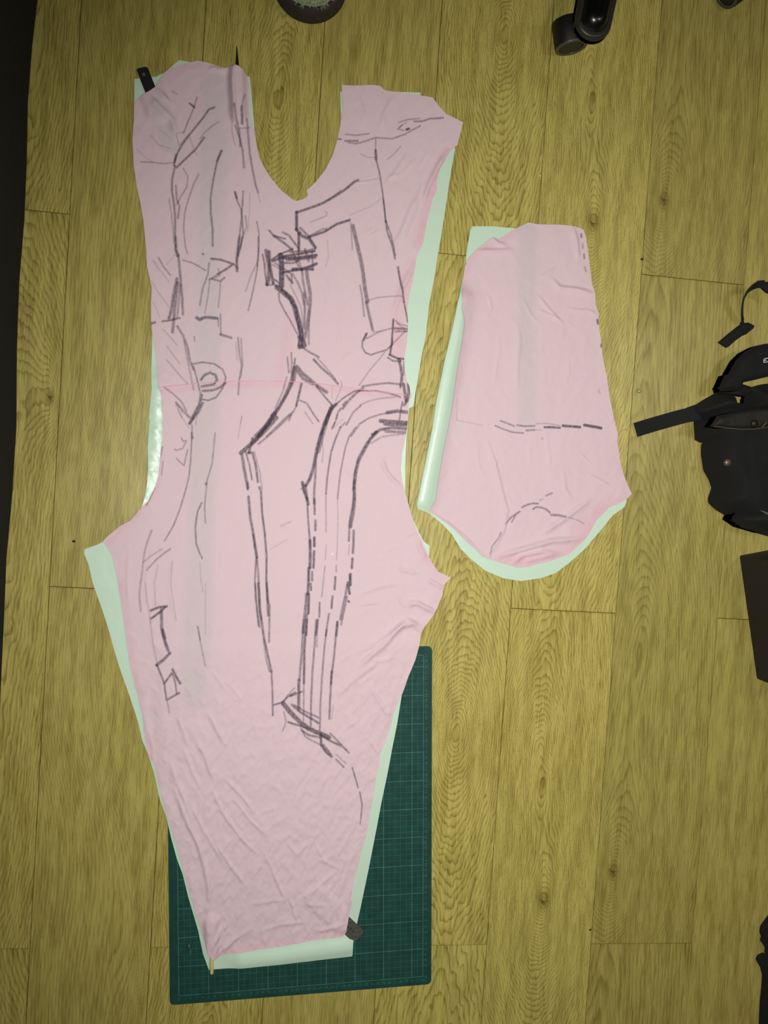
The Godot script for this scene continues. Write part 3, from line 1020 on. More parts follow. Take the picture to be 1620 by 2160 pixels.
# one printed board: growth rings cut flat, with knots; u across and t along in centimetres
func print_board(s: int, uc: float, spread: float, knots: Array, contrast: float, slope: float, wild: float) -> ImageTexture:
	var w := 214
	var h := 1320
	var fine := noise_bytes(s, 0.42, w, h / 22, w, h, 2)
	var broad := noise_bytes(s + 1, 0.035, w, h / 9, w, h, 3)
	var wig := noise_bytes(s + 2, 0.026, w, h / (3 if wild > 0.6 else 9), w, h, 3)
	var pore := noise_bytes(s + 3, 0.5, w, h / 9, w, h, 2)
	var data := PackedByteArray()
	data.resize(w * h * 3)
	var i := 0
	var j := 0
	for y in h:
		var t := y * 120.6 / h
		var mid := uc + 1.6 * sin(t * 0.055 + s) + 0.8 * sin(t * 0.13 + s * 2.0)
		var lift := t * slope
		for x in w:
			var u := x * 19.447 / w
			var d := u - mid
			var phi := spread * 2.2 * (sqrt(1.0 + d * d * 0.2066) - 1.0) + lift
			var knotdark := 0.0
			for k in knots:
				var ku: float = (u - k[0]) / k[2]
				var kt: float = (t - k[1]) / k[3]
				var q := ku * ku + kt * kt
				phi += k[4] * log(1.0 + q)
				if k[5] > 0.0 and q < 3.0:
					knotdark = maxf(knotdark, k[5] * exp(-q * 4.0))
			phi += (wig[i] - 128) * 0.0062 * wild
			var p := phi - floorf(phi)
			var ring := p * p
			ring *= ring
			if p > 0.9:
				ring *= (1.0 - p) / 0.1
			var po := pore[i] / 255.0
			var dark := ring * contrast * (0.45 + 1.0 * po) + (fine[i] - 128) * 0.0023 + (broad[i] - 128) * 0.0015 + knotdark
			if po > 0.66:
				dark += (po - 0.66) * 0.5
			dark = clampf(dark + 0.14, 0.0, 1.0)
			data[j] = int(lerpf(BOARD_LIGHT.x, BOARD_DARK.x, dark))
			data[j + 1] = int(lerpf(BOARD_LIGHT.y, BOARD_DARK.y, dark))
			data[j + 2] = int(lerpf(BOARD_LIGHT.z, BOARD_DARK.z, dark))
			i += 1
			j += 3
	# the star-shaped drying cracks of the black knots
	var img := Image.create_from_data(w, h, false, Image.FORMAT_RGB8, data)
	for k in knots:
		if k[5] > 0.3:
			for a in 7:
				var dir := Vector2.from_angle(a * TAU / 7.0 + a * a * 0.4) * (0.7 + 0.4 * sin(a * 2.3))
				for n in 14:
					var q := Vector2(k[0], k[1]) + dir * (n / 13.0)
					var x := int(q.x * w / 19.447)
					var y := int(q.y * h / 120.6)
					if x >= 0 and x < w and y >= 0 and y < h:
						img.set_pixel(x, y, img.get_pixel(x, y).lerp(Color8(62, 56, 28), 0.75 - n * 0.03))
	img.generate_mipmaps()
	return ImageTexture.create_from_image(img)

func plank_mesh(z0: float, z1: float) -> ArrayMesh:
	# z0..z1 along the board from its far end; a small chamfer all round
	var g := 0.0004
	var c := 0.0006
	var x1 := PLANK_W - g
	var st := SurfaceTool.new()
	st.begin(Mesh.PRIMITIVE_TRIANGLES)
	st.set_smooth_group(-1)
	var rings := []
	for s in [[0.0, -0.008], [0.0, -c], [c, 0.0]]:
		rings.append([Vector3(g + s[0], s[1], z0 + g + s[0]), Vector3(x1 - s[0], s[1], z0 + g + s[0]), Vector3(x1 - s[0], s[1], z1 - g - s[0]), Vector3(g + s[0], s[1], z1 - g - s[0])])
	var quads := [[rings[2][0], rings[2][1], rings[2][2], rings[2][3]]]
	for r in 2:
		for i in 4:
			quads.append([rings[r][i], rings[r][(i + 1) % 4], rings[r + 1][(i + 1) % 4], rings[r + 1][i]])
	for q in quads:
		for k in [0, 1, 2, 0, 2, 3]:
			var p: Vector3 = q[k]
			st.set_uv(Vector2(p.x / PLANK_W, p.z / PLANK_L))
			st.add_vertex(p)
	st.generate_normals()
	return st.commit()

func build_floor() -> void:
	var under := mat(Color(0.17, 0.14, 0.07), 0.9)
	var fl := box(Vector3(X1 - X0 + 0.2, 0.1, Z1 - Z0 + 0.2), Vector3((X0 + X1) * 0.5, -0.0582, (Z0 + Z1) * 0.5), "floor", under)
	fl.set_meta("kind", "structure")
	fl.set_meta("label", "yellowish oak laminate floor of long planks")
	# the prints: seed, middle of the rings, how fast they close up, knots [u, t, su, st, strength, darkness], contrast, slope, waviness
	var prints := [
		print_board(3, 12.0, 1.1, [[17.9, 29.5, 1.6, 3.0, 3.6, 0.5], [10.0, 44.0, 3.0, 12.0, 3.0, 0.0], [12.0, 104.0, 4.0, 18.0, 4.0, 0.0]], 0.72, 0.02, 0.8),
		print_board(17, -4.0, 2.7, [[16.8, 60.0, 2.2, 9.0, 5.0, 0.0]], 0.42, 0.01, 0.25),
		print_board(29, 12.3, 1.3, [[12.3, 98.0, 3.0, 7.0, 6.5, 0.0], [10.0, 24.0, 3.0, 12.0, 3.0, 0.0]], 0.74, 0.04, 0.9),
		print_board(41, 26.0, 2.5, [[5.0, 29.0, 1.4, 4.0, 1.6, 0.22]], 0.36, 0.0, 0.22),
		print_board(53, 11.4, 0.9, [[11.0, 82.0, 2.3, 4.4, 5.8, 0.0], [9.8, 98.0, 3.0, 12.0, 1.6, 0.0]], 0.78, 0.0, 0.85),
		print_board(67, 8.6, 1.6, [[9.8, 52.4, 2.4, 3.8, 5.5, 0.55], [7.1, 22.5, 1.6, 4.4, 2.0, 0.0], [8.2, 31.0, 1.2, 2.4, 2.0, 0.30]], 0.72, 0.08, 0.9),
		print_board(79, 3.0, 1.2, [[3.0, 107.2, 2.0, 3.0, 5.0, 0.42], [5.5, 66.0, 2.6, 9.0, 3.5, 0.0]], 0.50, 0.05, 0.55),
		print_board(91, 24.0, 2.3, [[16.0, 70.0, 2.2, 8.0, 3.0, 0.0]], 0.36, 0.0, 0.3)]
	var tones := [1.0, 0.96, 1.0, 0.97, 1.02, 1.02, 0.92, 0.94]
	var mats := []
	for k in 8:
		var m := mat(Color(tones[k], tones[k], tones[k]), 0.36, 0.0, 0.5)
		m.albedo_texture = prints[k]
		mats.append(m)
	var whole := plank_mesh(0.0, PLANK_L)
	var first := plank_mesh(0.0, PLANK_L * 0.5)
	var last := plank_mesh(PLANK_L * 0.5, PLANK_L)
	for col in range(-5, 12):
		var x := SEAM0 + col * PLANK_W
		var kind := posmod(col + 1, 8)
		var rows := [[whole, -1.608], [whole, -0.402], [whole, 0.804]]
		if posmod(col, 2) == 0:
			rows = [[last, -2.211], [whole, -1.005], [whole, 0.201], [first, 1.407]]
		for r in rows:
			var p := part("plank", r[0], mats[kind], fl)
			p.position = Vector3(x, 0.0, r[1]) - fl.position

# ------------------------------------------------------------------ cutting mat
const MAT_T := 0.003
var mat_o := Vector2(-0.0960, 0.8857)
var mat_a := -0.06667

func mat_point(g: Vector2) -> Vector2:
	# from centimetres on the mat's grid to the floor
	return mat_o + Vector2(cos(mat_a) * g.x + sin(mat_a) * g.y, sin(mat_a) * g.x - cos(mat_a) * g.y) * 0.01

func mat_rise(p: Vector2) -> float:
	# how high a sheet draped over the mat lies
	var q := (p - mat_o) * 100.0
	var gx := cos(mat_a) * q.x + sin(mat_a) * q.y
	var gy := sin(mat_a) * q.x - cos(mat_a) * q.y
	var dx := maxf(-1.5 - gx, gx - 43.5)
	var dy := maxf(-1.5 - gy, gy - 58.5)
	var d := maxf(dx, dy)
	return MAT_T * (1.0 - smoothstep(0.1, 3.0, d))


func glyph(img: Image, ch: int, at: Vector2i, turned: bool, c: Color) -> void:
	# a seven-bar numeral, five by nine
	var on: Array = [[0, 1, 2, 4, 5, 6], [2, 5], [0, 2, 3, 4, 6], [0, 2, 3, 5, 6], [1, 2, 3, 5], [0, 1, 3, 5, 6], [0, 1, 3, 4, 5, 6], [0, 2, 5], [0, 1, 2, 3, 4, 5, 6], [0, 1, 2, 3, 5, 6]][ch]
	var bars := [Rect2i(0, 0, 5, 1), Rect2i(0, 0, 1, 5), Rect2i(4, 0, 1, 5), Rect2i(0, 4, 5, 1), Rect2i(0, 4, 1, 5), Rect2i(4, 4, 1, 5), Rect2i(0, 8, 5, 1)]
	for b in on:
		var r: Rect2i = bars[b]
		for y in range(r.position.y, r.end.y):
			for x in range(r.position.x, r.end.x):
				var q := Vector2i(x, y) if not turned else Vector2i(y, -x)
				img.set_pixelv(at + q, img.get_pixelv(at + q).lerp(c, 0.85))

func build_mat() -> void:
	# printed face, 20 pixels to the centimetre, row 0 at the far edge
	var w := 900
	var h := 1200
	var img := Image.create(w, h, false, Image.FORMAT_RGB8)
	img.fill(MAT_GREEN)
	var worn := noise_bytes(23, 0.03, 450, 600, w, h, 4)
	var x0 := 30
	var y0 := 1170
	for k in 43:
		var c := MAT_LINE if k % 5 == 0 or k == 42 else MAT_FINE
		img.fill_rect(Rect2i(x0 + k * 20 - 1, 30, 2, 1141), c)
	for k in 58:
		var c := MAT_LINE if k % 5 == 0 or k == 57 else MAT_FINE
		img.fill_rect(Rect2i(x0, y0 - k * 20 - 1, 841, 2), c)
	for k in 43:
		if k % 5 == 0 or k == 42:
			img.fill_rect(Rect2i(x0 + k * 20 - 1, 30, 2, 1141), MAT_LINE)
	for k in 43:
		var s := str(k)
		for n in s.length():
			glyph(img, int(s[n]), Vector2i(x0 + k * 20 - s.length() * 3 + n * 7, y0 + 7), false, MAT_LINE)
	for k in 58:
		var s := str(k)
		for n in s.length():
			glyph(img, int(s[n]), Vector2i(x0 + 840 + 5, y0 - k * 20 + s.length() * 3 - n * 7), true, MAT_LINE)
	# scuffs of use and a few knife marks
	var data := img.get_data()
	for i in w * h:
		var f := 0.90 + worn[i] * 0.0008
		data[i * 3] = mini(255, int(data[i * 3] * f))
		data[i * 3 + 1] = mini(255, int(data[i * 3 + 1] * f))
		data[i * 3 + 2] = mini(255, int(data[i * 3 + 2] * f))
	img = Image.create_from_data(w, h, false, Image.FORMAT_RGB8, data)
	var rng := RandomNumberGenerator.new()
	rng.seed = 4
	for k in 60:
		var a := Vector2(rng.randf_range(40, 860), rng.randf_range(40, 1160))
		var d := Vector2.from_angle(rng.randf() * TAU)
		for n in rng.randi_range(8, 50):
			var q := a + d * n
			if q.x > 0 and q.y > 0 and q.x < w and q.y < h:
				img.set_pixelv(q, img.get_pixelv(q).lerp(Color8(90, 130, 120), 0.3))
	for f in [Vector3(70, 1020, 7), Vector3(66, 1000, 4), Vector3(330, 1060, 5), Vector3(620, 560, 6)]:
		for n in 90:
			var q: Vector2 = Vector2(f.x, f.y) + Vector2.from_angle(rng.randf() * TAU) * f.z * rng.randf() * Vector2(0.6, 1.6)
			img.set_pixelv(q, img.get_pixelv(q).lerp(Color8(120, 150, 140), 0.35))
	var m := mat(Color.WHITE, 0.62, 0.0, 0.35)
	m.albedo_texture = ImageTexture.create_from_image(img)
	var o := PackedVector2Array()
	for g in [Vector2(-1.5, -1.5), Vector2(43.5, -1.5), Vector2(43.5, 58.5), Vector2(-1.5, 58.5)]:
		o.append(mat_point(g))
	o = rounded(o, 0.009)
	if Geometry2D.is_polygon_clockwise(o):
		o.reverse()
	var st := SurfaceTool.new()
	st.begin(Mesh.PRIMITIVE_TRIANGLES)
	st.set_smooth_group(-1)
	var uvs := []
	for p in o:
		var q := (p - mat_o) * 100.0
		var gx := cos(mat_a) * q.x + sin(mat_a) * q.y
		var gy := sin(mat_a) * q.x - cos(mat_a) * q.y
		uvs.append(Vector2((gx + 1.5) / 45.0, (58.5 - gy) / 60.0))
	var tri := Geometry2D.triangulate_polygon(o)
	for t in range(0, tri.size(), 3):
		var a := tri[t]
		var b := tri[t + 1]
		var c := tri[t + 2]
		if (o[b] - o[a]).cross(o[c] - o[a]) < 0.0:
			var s := b
			b = c
			c = s
		for k in [a, b, c]:
			st.set_uv(uvs[k])
			st.add_vertex(Vector3(o[k].x, MAT_T, o[k].y))
	for i in o.size():
		var j := (i + 1) % o.size()
		for e in [[i, MAT_T], [j, 0.0], [j, MAT_T], [i, MAT_T], [i, 0.0], [j, 0.0]]:
			st.set_uv(uvs[e[0]])
			st.add_vertex(Vector3(o[e[0]].x, e[1], o[e[0]].y))
	st.generate_normals()
	var cm := part("cutting_mat", st.commit(), m)
	tag(cm, "dark green cutting mat with centimetre grid lying under the pink trouser leg", "cutting mat")

# ------------------------------------------------------------------ paper
var body_paper_line := PackedVector2Array()
var sleeve_roll := PackedVector2Array()
var hem_roll := PackedVector2Array()
var hip_edge := PackedVector2Array()

func paper_height(p: Vector2) -> float:
	var h := 0.0006 + mat_rise(p)
	h += 0.0005 * (1.0 + dust.get_noise_2d(p.x * 9.0, p.y * 9.0))
	return h

func paper_main(p: Vector2) -> float:
	var h := paper_height(p)
	# the lower hem curls up to a long soft ridge
	var d := line_dist(p, hem_roll) / 0.016
	h += 0.007 * exp(-d * d)
	# the crotch edge and the hip corner stand off the floor a little and are creased
	d = line_dist(p, hip_edge) / 0.022
	if d < 2.5:
		h += 0.006 * exp(-d * d) * (1.0 + 0.35 * dust.get_noise_2d(p.x * 60.0, p.y * 60.0))
	return h

func paper_sleeve(p: Vector2) -> float:
	var h := paper_height(p)
	# the long left side is rolled over like a wide tube
	var d := line_dist(p, sleeve_roll) / 0.020
	h += 0.013 * exp(-d * d)
	return h

func build_papers() -> void:
	hem_roll = pts(HEM_ROLL)
	hip_edge = pts(HIP_EDGE)
	sleeve_roll = pts(SLEEVE_ROLL)
	var m := grain(mat(PAPER_COLOR, 0.36, 0.0, 0.5), 0.02, 0.12, 6.0)
	m.backlight_enabled = true
	m.backlight = Color(0.1, 0.11, 0.1)
	var o := pts(PAPER)
	var f := Field.new(o, 0.006)
	f.fill(paper_main)
	var a := part("tracing_paper_pattern", sheet(o, f, 0.0003), m)
	tag(a, "large pale green paper pattern edging out from under the pink bodysuit piece", "paper")
	o = pts(SPAPER)
	f = Field.new(o, 0.005)
	f.fill(paper_sleeve)
	a = part("tracing_paper_pattern", sheet(o, f, 0.0003), m)
	tag(a, "smaller pale green paper pattern with rolled left edge under the pink sleeve piece", "paper")

# ------------------------------------------------------------------ tools tucked under the cloth
func build_tools() -> void:
	# black plastic tool handle with a hanging hole
	var o := rounded(pts(RULER), 0.004)
	var black := grain(mat(Color(0.045, 0.045, 0.045), 0.5), 0.2, 0.25, 20.0)
	var r := base("black_ruler")
	tag(r, "black plastic ruler end with hanging hole at the upper left shoulder", "ruler")
	var y := 0.0024
	part("blade", slab(o, y, y + 0.0030, 0.0008), black, r)
	var hole := PackedVector2Array()
	var hc := Vector2(RULER_HOLE[0], RULER_HOLE[1]) * 0.001
	for k in 16:
		hole.append(hc + Vector2.from_angle(TAU * k / 16) * 0.0028)
	part("hole_rim", slab(hole, y + 0.0028, y + 0.0034, 0.0003), mat(Color(0.30, 0.30, 0.27), 0.6), r)
	# tapered black point
	var a := pts(AWL)
	var d := (a[1] - a[0]).normalized()
	var tip := base("pointed_awl")
	tag(tip, "black tapered awl point sticking out above the pink neckline", "awl")
	var ya := 0.0062
	var path := []
	var rad := []
	for s in [[0.0, 0.0004], [0.012, 0.0014], [0.038, 0.0032], [0.055, 0.0042]]:
		var q: Vector2 = a[0] + d * s[0]
		path.append(Vector3(q.x, ya, q.y))
		rad.append(s[1])
	part("point", tube(path, rad, 14), mat(Color(0.05, 0.05, 0.045), 0.45), tip)
	path = []
	rad = []
	for s in [[0.053, 0.0036], [0.056, 0.0044], [0.085, 0.0044], [0.098, 0.0036], [0.10, 0.001]]:
		var q: Vector2 = a[0] + d * s[0]
		path.append(Vector3(q.x, ya, q.y))
		rad.append(s[1])
	part("handle", tube(path, rad, 14), mat(Color(0.06, 0.055, 0.05), 0.4), tip)
	# grey steel ruler end at the hem
	o = rounded(pts(GREY), 0.003)
	var g := base("grey_ruler")
	tag(g, "worn grey metal ruler end poking out at the lower right hem corner", "ruler")
	y = MAT_T + 0.0026
	part("blade", slab(o, y, y + 0.0016, 0.0004), grain(mat(Color(0.36, 0.35, 0.33), 0.5, 0.35), 0.06, 0.5, 12.0), g)
	var gm := mat(Color(0.14, 0.14, 0.13), 0.6)
	for k in 3:
		var q := pts(GREY_MARKS)
		var c := q[0].lerp(q[1], k * 0.5)
		var e := PackedVector2Array()
		var n := (q[1] - q[0]).normalized()
		var s := n.orthogonal()
		for z in [[-1, -1], [1, -1], [1, 1], [-1, 1]]:
			e.append(c + n * z[0] * 0.0011 + s * z[1] * (0.0022 + 0.0008 * (k % 2)))
		part("mark", slab(e, y + 0.0012, y + 0.0018, 0.0001), gm, g)
	# slim wooden stick at the left hem corner
	a = pts(STICK)
	d = (a[1] - a[0]).normalized()
	path = []
	rad = []
	for s in [[0.0, 0.0026, 0.0050], [0.002, 0.0032, 0.0052], [0.022, 0.0033, 0.0056], [0.04, 0.0033, 0.0052], [0.06, 0.0033, 0.0048], [0.062, 0.001, 0.0046]]:
		var q: Vector2 = a[0] + d * s[0]
		path.append(Vector3(q.x, MAT_T + s[2], q.y))
		rad.append(s[1])
	var w := grain(mat(Color(0.86, 0.79, 0.52), 0.6), 0.1, 0.3, 12.0)
	tag(part("wooden_stick", tube(path, rad, 12), w), "thin pale wooden stick at the lower left hem corner", "stick")

# ------------------------------------------------------------------ cloth
class Paint:
	var w: int
	var h: int
	var box: Rect2
	var k: float
	var data := PackedByteArray()
	var cov := PackedFloat32Array()
	var grain_bytes: PackedByteArray
	func _init(b: Rect2, per_m: float, c: Vector3, noise: PackedByteArray) -> void:
		box = b
		k = per_m
		w = int(b.size.x * k)
		h = int(b.size.y * k)
		grain_bytes = noise
		data.resize(w * h * 3)
		cov.resize(w * h)
		var row := PackedByteArray()
		row.resize(w * 3)
		for y in h:
			for x in w:
				var f := 0.985 + noise[(y & 255) * 256 + (x & 255)] * 0.00012
				var i := (y * w + x) * 3
				data[i] = int(c.x * f)
				data[i + 1] = int(c.y * f)
				data[i + 2] = int(c.z * f)
	# a soft-edged mark along a line, half widths per point in metres
	func mark(l: PackedVector2Array, half: PackedFloat32Array, soft: float, alpha: float, c: Vector3, dry: float) -> void:
		var touched := PackedInt32Array()
		for s in l.size() - 1:
			var a := (l[s] - box.position) * k
			var b := (l[s + 1] - box.position) * k
			var ha := half[mini(s, half.size() - 1)] * k
			var hb := half[mini(s + 1, half.size() - 1)] * k
			var r := maxf(ha, hb) + soft * k + 1.0
			var x0 := maxi(0, int(minf(a.x, b.x) - r))
			var x1 := mini(w - 1, int(maxf(a.x, b.x) + r))
			var y0 := maxi(0, int(minf(a.y, b.y) - r))
			var y1 := mini(h - 1, int(maxf(a.y, b.y) + r))
			var ab := b - a
			var l2 := maxf(ab.length_squared(), 1e-6)
			var sk := soft * k
			for y in range(y0, y1 + 1):
				for x in range(x0, x1 + 1):
					var ap := Vector2(x, y) - a
					var t := clampf(ap.dot(ab) / l2, 0.0, 1.0)
					var d := (ap - ab * t).length() - lerpf(ha, hb, t)
					if d < sk:
						var v := clampf(0.5 - d / (2.0 * sk), 0.0, 1.0)
						var i := y * w + x
						if cov[i] == 0.0:
							touched.append(i)
						if v > cov[i]:
							cov[i] = v
		for i in touched:
			var x := i % w
			var y := i / w
			var g := grain_bytes[(y & 255) * 256 + (x & 255)] / 255.0
			var g2 := grain_bytes[((y >> 3) & 255) * 256 + ((x >> 2) & 255)] / 255.0
			var f := cov[i] * alpha * (1.0 - dry * g) * (0.68 + 0.62 * g2)
			cov[i] = 0.0
			var j := i * 3
			data[j] = int(lerpf(data[j], c.x, f))
			data[j + 1] = int(lerpf(data[j + 1], c.y, f))
			data[j + 2] = int(lerpf(data[j + 2], c.z, f))
	func texture() -> ImageTexture:
		var img := Image.create_from_data(w, h, false, Image.FORMAT_RGB8, data)
		img.generate_mipmaps()
		return ImageTexture.create_from_image(img)

func plan_box(o: PackedVector2Array) -> Rect2:
	var r := Rect2(o[0], Vector2.ZERO)
	for p in o:
		r = r.expand(p)
	return r.grow(0.004)

func cloth_paint(box: Rect2, per_m: float, bands: Array, pinks: Array, strokes: Array) -> StandardMaterial3D:
	var paint := Paint.new(box, per_m, CLOTH_PINK, stamp)
	for b in pinks:
		paint.mark(pts(b, 2), PackedFloat32Array([b[0] * 0.0001]), b[0] * 0.00012, b[1] * 0.01, CLOTH_ROSE, 0.2)
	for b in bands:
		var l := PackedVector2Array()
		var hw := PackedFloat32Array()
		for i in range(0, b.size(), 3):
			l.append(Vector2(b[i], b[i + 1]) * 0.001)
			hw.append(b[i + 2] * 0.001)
		paint.mark(l, hw, 0.006, 0.55, CLOTH_GREY, 0.15)
	for s in strokes:
		paint.mark(pts(s, 2), PackedFloat32Array([s[0] * 0.00005]), 0.0011, minf(0.95, s[1] * 0.0115), INK, 0.6)
	var m := mat(Color.WHITE, 0.95, 0.0, 0.15)
	m.albedo_texture = paint.texture()
	m.rim_enabled = true
	m.rim = 0.12
	m.rim_tint = 0.7
	return m

func drape(o: PackedVector2Array, cell: float, ground: Callable, creases: Array, under: Array, s: float) -> Field:
	var f := Field.new(o, cell)
	f.fill(func(p: Vector2) -> float:
		var h: float = ground.call(p) + 0.0017
		# slack in the jersey: long shallow waves and finer crumples
		var k := 0.35 + 0.65 * smoothstep(0.18, 0.45, p.y + 0.35 * maxf(0.0, p.x - 0.1))
		var n := dust.get_noise_2d(p.x * 14.0 + s, p.y * 7.0)
		h += 0.0010 * (1.0 + n)
		var r := 1.0 - absf(dust.get_noise_2d((p.x + p.y * 0.45) * 26.0 + 9.0 + s, (p.y - p.x * 0.45) * 12.0))
		h += 0.0021 * r * r * r * k
		var q := 1.0 - absf(dust.get_noise_2d((p.x - p.y * 0.8) * 34.0 + 40.0, (p.y + p.x * 0.8) * 22.0 + s))
		h += 0.0008 * q * q * k
		for u in under:
			var d := seg_dist(p, u[0], u[1])
			h += u[3] * (1.0 - smoothstep(u[2], u[2] + 0.012, d))
		return h)
	for c in creases:
		f.ridge(pts(c, 2), c[0] * 0.0001, c[1] * 0.00016)
	return f

func build_cloths() -> void:
	var rl := pts(RULER_UNDER)
	var aw := pts(AWL_UNDER)
	var gr := pts(GREY_UNDER)
	var sk := pts(STICK_UNDER)
	var under := [[rl[0], rl[1], 0.013, 0.0048], [aw[0], aw[1], 0.005, 0.0112], [gr[0], gr[1], 0.014, 0.0028], [sk[0], sk[1], 0.0045, 0.0075]]
	var suit := base("bodysuit_pattern_piece")
	tag(suit, "large pink jersey bodysuit piece covered with dark marker sketch lines", "cloth")
	var o := pts(BODICE)
	var b := plan_box(o)
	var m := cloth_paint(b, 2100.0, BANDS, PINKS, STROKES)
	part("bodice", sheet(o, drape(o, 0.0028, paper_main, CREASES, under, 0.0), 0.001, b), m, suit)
	o = pts(LEG)
	b = plan_box(o)
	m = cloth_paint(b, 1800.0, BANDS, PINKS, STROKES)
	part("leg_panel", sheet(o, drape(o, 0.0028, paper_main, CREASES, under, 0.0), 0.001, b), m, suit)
	# the waist seam: a small roll of cloth with its row of stitches
	var sl := pts(SEAM)
	var path := []
	for k in sl.size():
		path.append(Vector3(sl[k].x, paper_main(sl[k]) + 0.0032, sl[k].y))
	var dense := []
	for k in path.size() - 1:
		for n in 6:
			var q: Vector3 = path[k].lerp(path[k + 1], n / 6.0)
			dense.append(q)
	part("waist_seam", tube(dense, [0.0006], 8), mat(Color8(int(CLOTH_ROSE.x), int(CLOTH_ROSE.y), int(CLOTH_ROSE.z)), 0.95), suit)
	o = pts(SLEEVE)
	b = plan_box(o)
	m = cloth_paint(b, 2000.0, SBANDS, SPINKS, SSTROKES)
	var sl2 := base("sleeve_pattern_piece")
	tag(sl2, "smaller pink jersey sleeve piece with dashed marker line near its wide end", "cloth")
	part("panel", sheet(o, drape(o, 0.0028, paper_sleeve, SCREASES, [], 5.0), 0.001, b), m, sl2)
	path = []
	var th := pts(THREAD)
	for k in th.size():
		path.append(Vector3(th[k].x, 0.0045 if k < 2 else 0.0008 + 0.003 * sin(k * 0.8) * sin(k * 0.8), th[k].y))
	part("loose_thread", tube(path, [0.0005], 6), mat(Color(0.80, 0.62, 0.55), 0.9), sl2)

# ------------------------------------------------------------------ backpack
func build_backpack() -> void:
	var r := base("backpack")
	tag(r, "black fabric backpack with webbing straps lying at the right edge", "backpack")
	var fab := grain(mat(Color(0.024, 0.025, 0.031), 0.9), 0.12, 0.6, 14.0)
	var web := grain(mat(Color(0.028, 0.030, 0.041), 0.85), 0.3, 0.5, 30.0)
	var hide := grain(mat(Color(0.085, 0.072, 0.055), 0.75), 0.08, 0.5, 10.0)
	part("main_compartment", puff(pts(BAG_BODY), 0.0, 0.072, 0.035, 0.004, 0.010, 9.0), fab, r)
	part("padded_flap", puff(pts(BAG_TOP), 0.012, 0.05, 0.03, 0.005, 0.008, 14.0), fab, r)
	part("side_flap", puff(pts(BAG_SIDE), 0.004, 0.05, 0.03, 0.004, 0.006, 14.0), web, r)
	var s := part("shoulder_strap", puff(pts(BAG_STRAP), 0.045, 0.016, 0.012, 0.004, 0.004, 20.0, 0.02), fab, r)
	var white := mat(Color(0.78, 0.82, 0.80), 0.7)
	var lg := pts(LOGO_E)
	for k in range(0, lg.size(), 2):
		part("lettering", band([Vector3(lg[k].x, 0.0622, lg[k].y), Vector3(lg[k + 1].x, 0.0622, lg[k + 1].y)], 0.0012, 0.0006), white, s)
	var l := pts(BAG_BELT)
	var path := []
	for k in l.size():
		path.append(Vector3(l[k].x, 0.004 + 0.012 * k / (l.size() - 1.0) * k / (l.size() - 1.0), l[k].y))
	var belt := part("belt_strap", band(path, 0.0255, 0.0022), web, r)
	var hem := [path[0] + (path[0] - path[1]).normalized() * 0.0005 + Vector3(0, 0.0014, 0), path[0].lerp(path[1], 0.25) + Vector3(0, 0.0016, 0)]
	part("folded_end", band(hem, 0.0252, 0.0016), web, belt)
	# a narrow strap that stands on edge in a loop, with its doubled end
	l = pts(BAG_LOOP)
	path = []
	for k in l.size():
		path.append(Vector3(l[k].x, BAG_LOOP_Y[k] * 0.001, l[k].y))
	part("loop_strap", band(path, 0.013, 0.0022, Vector3(0.86, 0.5, 0.1).normalized()), web, r)
	part("loop_flat", puff(pts(BAG_LOOP_FLAT), 0.042, 0.004, 0.003, 0.003, 0.0, 1.0, 0.003), web, r)
	part("strap_end", puff(pts(BAG_TAB), 0.0, 0.008, 0.004, 0.0025), web, r)
	# leather patch, zip, press stud and front pocket
	part("leather_patch", puff(pts(BAG_PATCH), 0.071, 0.009, 0.006, 0.004, 0.002, 30.0, 0.02), hide, r)
	l = pts(BAG_ZIP)
	path = []
	for q in l:
		path.append(Vector3(q.x, 0.0815, q.y))
	var zip := part("zip", tube(path, [0.0014], 8), mat(Color(0.34, 0.30, 0.24), 0.5, 0.5), r)
	l = pts(BAG_PULL)
	part("zip_pull", tube([Vector3(l[0].x, 0.083, l[0].y), Vector3(l[1].x, 0.084, l[1].y)], [0.002, 0.003], 8), mat(Color(0.30, 0.28, 0.2), 0.4, 0.6), zip)
	l = pts(BAG_STUD)
	var rings := []
	for c in [[0.0065, 0.0], [0.0065, 0.003], [0.005, 0.005], [0.001, 0.0058]]:
		rings.append(circle(c[0], c[1], 20))
	var stud := part("press_stud", loft(rings), mat(Color(0.42, 0.38, 0.33), 0.45, 0.6), r)
	stud.position = Vector3(l[0].x, 0.072, l[0].y)
	l = pts(BAG_STUD2)
	stud = part("press_stud", loft(rings), mat(Color(0.16, 0.14, 0.11), 0.5, 0.5), r)
	stud.position = Vector3(l[0].x, 0.079, l[0].y)
	var pocket := part("front_pocket", puff(pts(BAG_POCKET), 0.030, 0.050, 0.026, 0.004, 0.003, 15.0, 0.03), grain(mat(Color(0.036, 0.042, 0.042), 0.85), 0.12, 0.6, 14.0), r)
	l = pts(BAG_SWOOSH)
	for k in 2:
		path = []
		for n in 3:
			path.append(Vector3(l[k * 3 + n].x, 0.0815, l[k * 3 + n].y))
		part("emblem", tube(path, [0.0003, 0.0006, 0.0008], 6), mat(Color(0.42, 0.44, 0.43), 0.6), pocket)

